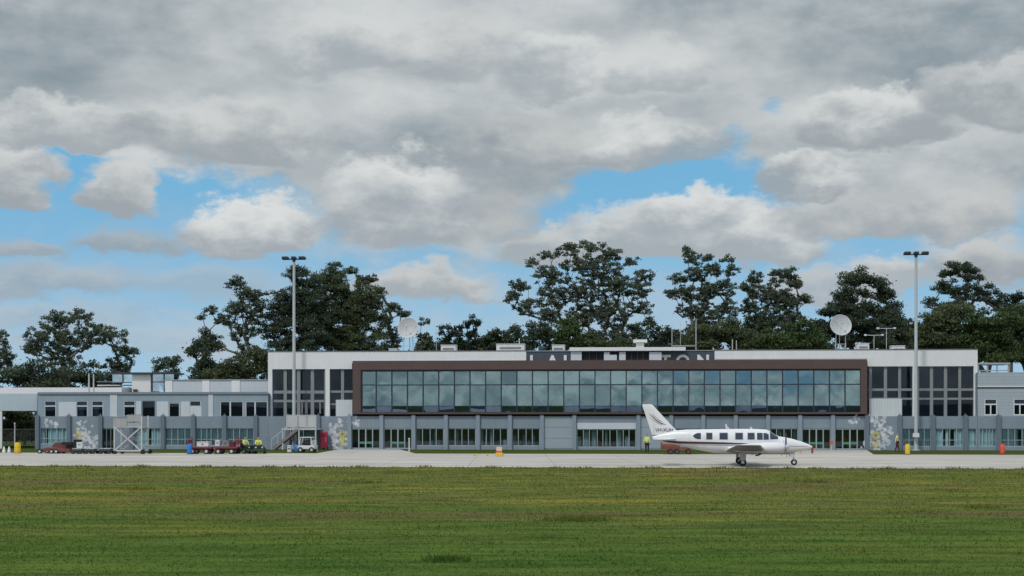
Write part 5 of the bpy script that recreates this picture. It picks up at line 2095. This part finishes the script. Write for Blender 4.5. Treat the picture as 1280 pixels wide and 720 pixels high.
UNDER = mat('shade_grey_underside', (.20, .19, .175), .5, .15)  # shade beneath the wing, put into a darker grey
for side in (-1, 1):
    zr = az(564.2)
    rings = []
    for f_, le, te, th in ((0.0, 957, 906, .15), (.30, 953, 907, .145), (.62, 948, 910, .13), (.93, 943.5, 914, .12), (.985, 941, 915.5, .10), (1.0, 935, 918, .05)):
        y = side * (.40 + f_ * 5.75)
        rings.append(foil(ax(le), ax(te), y, zr + math.tan(math.radians(5)) * f_ * 5.75, th))
    w_ = MB().loft(rings).build('wing', PLANEW, AC, smooth=True)
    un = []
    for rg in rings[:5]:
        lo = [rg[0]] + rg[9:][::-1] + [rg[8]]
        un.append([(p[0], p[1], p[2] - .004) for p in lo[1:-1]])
    MB().patch(un).build('wing_underside_shade', UNDER, w_, smooth=True)
    # nacelle
    yn = side * 2.05
    zn = zr + .17 + .05
    rr = []
    for px, hw, hz, dz_ in ((908, .06, .06, .02), (920, .25, .22, 0), (935, .36, .33, 0), (950, .40, .36, .03), (965, .40, .35, .06), (974, .36, .31, .08), (976.5, .28, .25, .08)):
        rr.append([(ax(px), yn + hw * math.cos(2 * PI * j / 20), zn + dz_ + hz * math.sin(2 * PI * j / 20)) for j in range(20)])
    nac = MB().loft(rr).build('engine_nacelle', PLANEW, AC, smooth=True)
    m = MB()
    for s in (-1, 1):
        m.box(ax(974), ax(977.1), yn + s * .17 - .09, yn + s * .17 + .09, zn + .02, zn + .16)
    m.build('air_intake', BLACK, nac)
    m = MB().tube([(ax(948), yn - .15, zn - .33), (ax(944), yn - .15, zn - .42), (ax(941), yn - .15, zn - .42)], .05, 8)
    m.build('exhaust', DARKMET, nac)
    MB().box(ax(930), ax(968), yn - side * .405 - .0, yn - side * .405 + side * -.003, zn + .06, zn + .12).build('nacelle_stripe', STRIPE, nac)
    prop = MB().tube([(ax(976.6), yn, zn + .08), (ax(978.6), yn, zn + .08), (ax(981), yn, zn + .08), (ax(983), yn, zn + .08)], [.19, .18, .11, .02], 16).build('spinner', CHROME, AC, smooth=True)
    for kb in range(3):
        an = PI / 2 + .12 + kb * 2 * PI / 3
        rings = []
        for r_, ch_, tw in ((.10, .10, .9), (.35, .16, .7), (.65, .15, .45), (.9, .11, .3), (.99, .05, .25)):
            c, s = math.cos(an), math.sin(an)
            cen = Vector((ax(978.2), yn + c * r_, zn + .08 + s * r_))
            tang = Vector((0, -s, c))
            fw = Vector((1, 0, 0))
            d = tang * math.cos(tw) + fw * math.sin(tw)
            nn = tang * -math.sin(tw) + fw * math.cos(tw)
            rings.append([cen + d * (ch_ / 2 * p) + nn * (.018 * q_) for p, q_ in ((-1, 0), (0, 1), (1, 0), (0, -1))])
        MB().loft(rings).build('propeller_blade', GREYSTR, prop)
    # main gear
    yg = side * 2.05
    lx = ax(926)
    m = MB().tube([(lx, yg, zr + .1), (lx, yg, .26)], .055, 10).tube([(lx, yg, .26), (lx, yg - side * .14, .26)], .035, 8)
    m.bar((lx, yg, .75), (lx + .45, yg, zr + .02), .05)
    g_ = m.build('main_gear', CHROME, AC)
    MB().box(lx - .19, lx + .19, yg + side * .17, yg + side * .19, .36, zr + .02).build('gear_door', PGREY, g_, bevel=.008)
    wl = MB().tube([(lx, yg - side * .05 - .09, .235), (lx, yg - side * .05 - .075, .235), (lx, yg - side * .05 + .075, .235), (lx, yg - side * .05 + .09, .235)], [.18, .235, .235, .18], 20).build('tyre', RUBBER, g_)
    MB().tube([(lx, yg - side * .05 - .095, .235), (lx, yg - side * .05 + .095, .235)], .10, 14).build('rim', PLANEW, wl)
    # tailplane
    rings = []
    for f_, le, te in ((0, 846, 818), (.9, 836, 816.5), (1.0, 831, 818)):
        rings.append(foil(ax(le), ax(te), side * (.05 + f_ * 2.65), az(548.8), .10 if f_ < 1 else .06))
    MB().loft(rings).build('tailplane', PLANEW, AC, smooth=True)
# fin
rings = []
for z_, le, te, th in ((az(543.5), 851, 815.4, .085), (az(538), 846, 813.7, .10), (az(530), 838, 811.0, .10), (az(512), 821.5, 805.0, .10), (az(506.5), 816.5, 803.1, .10), (az(505.2), 814, 803.8, .06)):
    c = ax(le) - ax(te)
    up, dn = [], []
    for i in range(9):
        t = .5 - .5 * math.cos(PI * i / 8)
        h = th * c * 5 * (.2969 * math.sqrt(t) - .126 * t - .3516 * t * t + .2843 * t ** 3 - .1036 * t ** 4)
        up.append((ax(le) - t * c, h, z_)); dn.append((ax(le) - t * c, -h, z_))
    rings.append(up + dn[::-1][1:-1])
fin = MB().loft(rings).build('fin', PLANEW, AC, smooth=True)


def fin_y(px, py):
    """half thickness of the fin skin at a pixel (with a hair of clearance)"""
    f_ = (py - 505.2) / (543.5 - 505.2)
    le, te = 814 + (851 - 814) * f_, 803 + (815.4 - 803) * f_
    c = (le - te) / PP
    t = min(.98, max(.02, (le - px) / (le - te)))
    return .10 * c * 5 * (.2969 * math.sqrt(t) - .126 * t - .3516 * t * t + .2843 * t ** 3 - .1036 * t ** 4) + .008


for side in (-1, 1):
    m = MB()
    for (pts, wd) in (([(811.5, 517), (816, 521), (821, 525.5), (827, 529.3), (833, 531)], 1.5), ([(815, 517.8), (819, 520.6), (824, 525.2), (829, 528)], .7), ([(812, 521.5), (818, 526), (824, 529.8), (829, 531.5)], .6)):
        g = [[], []]
        for i, (px, py) in enumerate(pts):
            w = wd * math.sin(PI * (i + .35) / (len(pts) - .3))
            for r_, s in ((0, -1), (1, 1)):
                g[r_].append((ax(px), side * fin_y(px, py), az(py + s * w * .6)))
        m.patch(g)
    m.build('fin_emblem', GREYSTR, fin)
MB().box(ax(817.2), ax(817.5), -.05, .05, az(542), az(516)).build('rudder_seam', PGREY, fin)
MB().tube([(ax(809), 0, az(505)), (ax(809), 0, az(503.6))], .04, 8).build('beacon', ORANGE, fin)
tx_ = text_mesh('VH-XUH', .31, 'registration_letters', GREYSTR, fin, .004)
tx_.location = (ax(830.5), -.104, az(539.4))
tx_.scale = (.98, 1, 1)
# nose gear
nx = ax(991.5)
m = MB().tube([(nx - .1, 0, az(565)), (nx, 0, .42), (nx, 0, .22)], .045, 10)
m.bar((nx, -.12, .21), (nx, .12, .21), .05)
m.bar((nx, -.11, .21), (nx, -.11, .46), .035).bar((nx, .11, .21), (nx, .11, .46), .035).bar((nx, -.12, .46), (nx, .12, .46), .05)
ng = m.build('nose_gear', CHROME, AC)
MB().box(nx - .30, nx + .05, -.2, -.18, .55, az(565.3)).build('gear_door', PGREY, ng)
MB().box(nx - .30, nx + .05, .18, .2, .55, az(565.3)).build('gear_door', PGREY, ng)
wl = MB().tube([(nx, -.085, .20), (nx, -.07, .20), (nx, .07, .20), (nx, .085, .20)], [.15, .20, .20, .15], 20).build('tyre', RUBBER, ng)
MB().tube([(nx, -.09, .20), (nx, .09, .20)], .085, 14).build('rim', PLANEW, wl)


# ------------------------------------------------------------------ people
def skin_mesh(name, joints, edges, mtl, parent, sub=2):
    me = bpy.data.meshes.new(name + '_bones')
    names = list(joints)
    me.from_pydata([joints[n][0] for n in names], [(names.index(a), names.index(b)) for a, b in edges], [])
    o = bpy.data.objects.new(name + '_bones', me)
    COL.objects.link(o)
    o.modifiers.new('skin', 'SKIN')
    s = o.modifiers.new('sub', 'SUBSURF')
    s.levels = s.render_levels = sub
    lay = me.skin_vertices[0].data
    for i, n in enumerate(names):
        r = joints[n][1]
        lay[i].radius = r if isinstance(r, tuple) else (r, r)
        lay[i].use_root = (i == 0)
    dg = bpy.context.evaluated_depsgraph_get()
    m2 = bpy.data.meshes.new_from_object(o.evaluated_get(dg))
    bpy.data.objects.remove(o)
    m2.materials.clear()
    m2.materials.append(mtl)
    m2.shade_smooth()
    r = bpy.data.objects.new(name, m2)
    COL.objects.link(r)
    r.parent = parent
    return r


def person(loc, rz, label, h=1.75, pose='stand', top=HIVIS, legs=NAVY, stride=0.0, arms=0.0, hair=HAIR, cap=None):
    """figure facing local -y; joints at real proportions"""
    o = empty('person', loc, rz, label, 'person')
    k_ = h / 1.75
    J = {}

    def j(n, x, y, z, r):
        J[n] = ((x * k_, y * k_, z * k_), tuple(q * k_ for q in r) if isinstance(r, tuple) else r * k_)
    dzp = 0.0
    if pose == 'sit':
        dzp = -.40
    j('pelvis', 0, 0, .95 + dzp, (.15, .115))
    j('waist', 0, -.01, 1.10 + dzp, (.135, .10))
    j('chest', 0, -.02, 1.30 + dzp, (.165, .115))
    j('neckbase', 0, -.01, 1.46 + dzp, (.085, .075))
    j('neck', 0, -.015, 1.53 + dzp, .052)
    j('jaw', 0, -.035, 1.59 + dzp, (.066, .075))
    j('head', 0, -.025, 1.66 + dzp, (.077, .092))
    j('crown', 0, -.015, 1.725 + dzp, (.06, .07))
    j('nose', 0, -.125, 1.63 + dzp, .012)
    E = [('pelvis', 'waist'), ('waist', 'chest'), ('chest', 'neckbase'), ('neckbase', 'neck'), ('neck', 'jaw'), ('jaw', 'head'), ('head', 'crown'), ('head', 'nose')]
    for s, sg in (('l', -1), ('r', 1)):
        st_ = stride * sg
        j('ear' + s, sg * .088, -.02, 1.64 + dzp, .014)
        E.append(('head', 'ear' + s))
        j('shoulder' + s, sg * .19, -.01, 1.41 + dzp, .062)
        if pose == 'sit' or arms:
            j('elbow' + s, sg * .25, -.12, 1.17 + dzp, .045)
            j('wrist' + s, sg * .17, -.34, 1.10 + dzp + arms * .1, .03)
            hd = Vector((-.15 * sg, -1, 0)).normalized()
        else:
            j('elbow' + s, sg * .24, .02 - st_ * .25, 1.13, .045)
            j('wrist' + s, sg * .25, -.04 - st_ * .6, .89, .03)
            hd = Vector((0, -.15 - st_, -1)).normalized()
        w = Vector(J['wrist' + s][0]) / k_
        pm = w + hd * .07
        j('palm' + s, *pm, (.036, .02))
        E += [('chest', 'shoulder' + s), ('shoulder' + s, 'elbow' + s), ('elbow' + s, 'wrist' + s), ('wrist' + s, 'palm' + s)]
        sidev = Vector((0, 1, 0)) if abs(hd.z) > .5 else Vector((1, 0, 0))
        curl = Vector((-sg, 0, 0)) if abs(hd.z) > .5 else Vector((0, 0, -1))
        for fi, (off, L) in enumerate(((-.030, .075), (-.010, .085), (.010, .08), (.030, .062))):
            b = pm + hd * .02 + sidev * off
            m1 = b + hd * L * .5 + curl * .008
            e1 = b + hd * L * .85 + curl * .03
            j(f'f{fi}a{s}', *m1, .009)
            j(f'f{fi}b{s}', *e1, .008)
            E += [('palm' + s, f'f{fi}a{s}'), (f'f{fi}a{s}', f'f{fi}b{s}')]
        tb = w + hd * .04 - sidev * .045
        j('tha' + s, *tb, .011)
        j('thb' + s, *(tb + hd * .035 - sidev * .012 + curl * .012), .009)
        E += [('wrist' + s, 'tha' + s), ('tha' + s, 'thb' + s)]
        if pose == 'sit':
            j('hip' + s, sg * .10, -.02, .92 + dzp, .095)
            j('knee' + s, sg * .15, -.46, .98 + dzp, .062)
            j('ankle' + s, sg * .15, -.50, .10, .04)
            j('toe' + s, sg * .16, -.66, .035, .035)
        else:
            j('hip' + s, sg * .10, 0, .90, .095)
            j('knee' + s, sg * .105, -.03 + st_ * .45, .50, .062)
            j('ankle' + s, sg * .11, .02 + st_ * 1.0, .10, .04)
            j('toe' + s, sg * .13, -.13 + st_ * 1.0, .035, .035)
        E += [('pelvis', 'hip' + s), ('hip' + s, 'knee' + s), ('knee' + s, 'ankle' + s), ('ankle' + s, 'toe' + s)]
    skin_mesh('body', J, E, SKIN, o)

    def shell(name, nodes, mtl, grow, root):
        names = [root] + [n for n in nodes if n != root]
        JJ = {n: (J[n][0], tuple(q + grow for q in J[n][1]) if isinstance(J[n][1], tuple) else J[n][1] + grow) for n in names}
        return skin_mesh(name, JJ, [(a, b) for a, b in E if a in JJ and b in JJ], mtl, o)
    jk = shell('jacket', ['pelvis', 'waist', 'chest', 'neckbase'] + [n + s for s in 'lr' for n in ('shoulder', 'elbow', 'wrist')], top, .016, 'chest')
    shell('trousers', ['pelvis'] + [n + s for s in 'lr' for n in ('hip', 'knee', 'ankle')], legs, .013, 'pelvis')
    for s in 'lr':
        shell('boot', ['ankle' + s, 'toe' + s], RUBBER, .012, 'ankle' + s)
    HH = {'head': (tuple(a + b for a, b in zip(J['head'][0], (0, .018, .022))), tuple(q + .022 for q in J['head'][1])),
          'crown': (tuple(a + b for a, b in zip(J['crown'][0], (0, .01, .008))), tuple(q + .03 for q in J['crown'][1]))}
    skin_mesh('cap' if cap else 'hair', HH, [('head', 'crown')], cap or hair, o)
    if top is HIVIS:
        z_ = J['waist'][0][2]
        m = MB()
        n = 20
        for zz in (z_ + .02 * k_,):
            ra, rb = .172 * k_, .135 * k_
            r0 = [(ra * math.cos(2 * PI * i / n), rb * math.sin(2 * PI * i / n) - .01, zz) for i in range(n)]
            r1 = [(a, b, zz + .06) for a, b, _ in r0]
            m.loft([r0, r1], cap=False)
        m.build('reflective_band', mat('silver_reflective_band', (.55, .56, .56), .3), jk)
    return o


p, q = at(808.8, 567.2)
person(p, math.radians(170), 'person in a hi vis jacket and black trousers standing by the aircraft tail', 1.68)
p, q = at(1121.5, 565)
person(p, math.radians(65), 'person in a pale yellow jacket walking beside the right flower mural', 1.72, top=mat('pale_yellow_fabric', (.66, .58, .30), .8), legs=mat('dark_red_trousers', (.06, .015, .02), .9), stride=.22)


def tow_tractor(px, py, label, rz):
    p, q = at(px, py)
    o = empty('tow_tractor', p, rz, label, 'tow tractor', 'small green tow tractors')
    MB().box(-.48, .48, -.95, .75, .24, .48).build('chassis', GREENPAINT, o, bevel=.03)
    MB().box(-.36, .36, -.93, -.30, .482, .74).build('bonnet', GREENPAINT, o, bevel=.05)
    MB().box(-.27, .27, -.952, -.932, .46, .66).build('grille', BLACK, o)
    MB().box(-.30, .30, .02, .42, .482, .56).build('seat', NAVY, o, bevel=.03)
    MB().box(-.30, .30, .42, .52, .5, .86).build('seat_back', NAVY, o, bevel=.03)
    m = MB().tube([(0, -.32, .7), (0, -.20, .80)], .025, 8)
    c = Vector((0, -.20, .80)); ring = []
    for i in range(17):
        a = 2 * PI * i / 16
        ring.append((c.x + .17 * math.cos(a), c.y + .07 * math.sin(a), c.z + .155 * math.sin(a)))
    m.tube(ring, .016, 6, cap=False)
    m.build('steering_wheel', BLACK, o)
    for s in (-1, 1):
        MB().tube([(s * .26, -.955, .56), (s * .26, -.935, .56)], .06, 10).build('headlight', CREAM, o)
        for y, r in ((-.62, .22), (.48, .26)):
            x = s * .52
            w = MB().tube([(x - .09, y, r), (x + .09, y, r)], r, 16).build('wheel', RUBBER, o)
            MB().tube([(x - .1, y, r), (x + .1, y, r)], r * .5, 12).build('hub', mat('cream_yellow_hub', (.62, .50, .18), .5), w)
        MB().box(s * .45 - .12, s * .45 + .12, .2, .74, .54, .58).build('mudguard', GREENPAINT, o)
    return o, p


for px, lab, lab2, rz, tp in ((308, 'green tow tractor turned aside, beside the second red cart', 'person in a hi vis vest seated on the tractor nearest the red carts', math.radians(38), HIVIS),
                              (323, 'green tow tractor facing the camera, the right one of two', 'person in bright yellow green seated on the right tow tractor', math.radians(12), mat('bright_yellow_green_jacket', (.60, .82, .12), .8))):
    o, p = tow_tractor(px, 567.3, lab, rz)
    R_ = Matrix.Rotation(rz, 3, 'Z')
    person(p + R_ @ Vector((0, .22, .10)), rz, lab2, 1.74, pose='sit', top=tp, legs=NAVY if px < 315 else mat('green_trousers', (.02, .10, .05), .9))
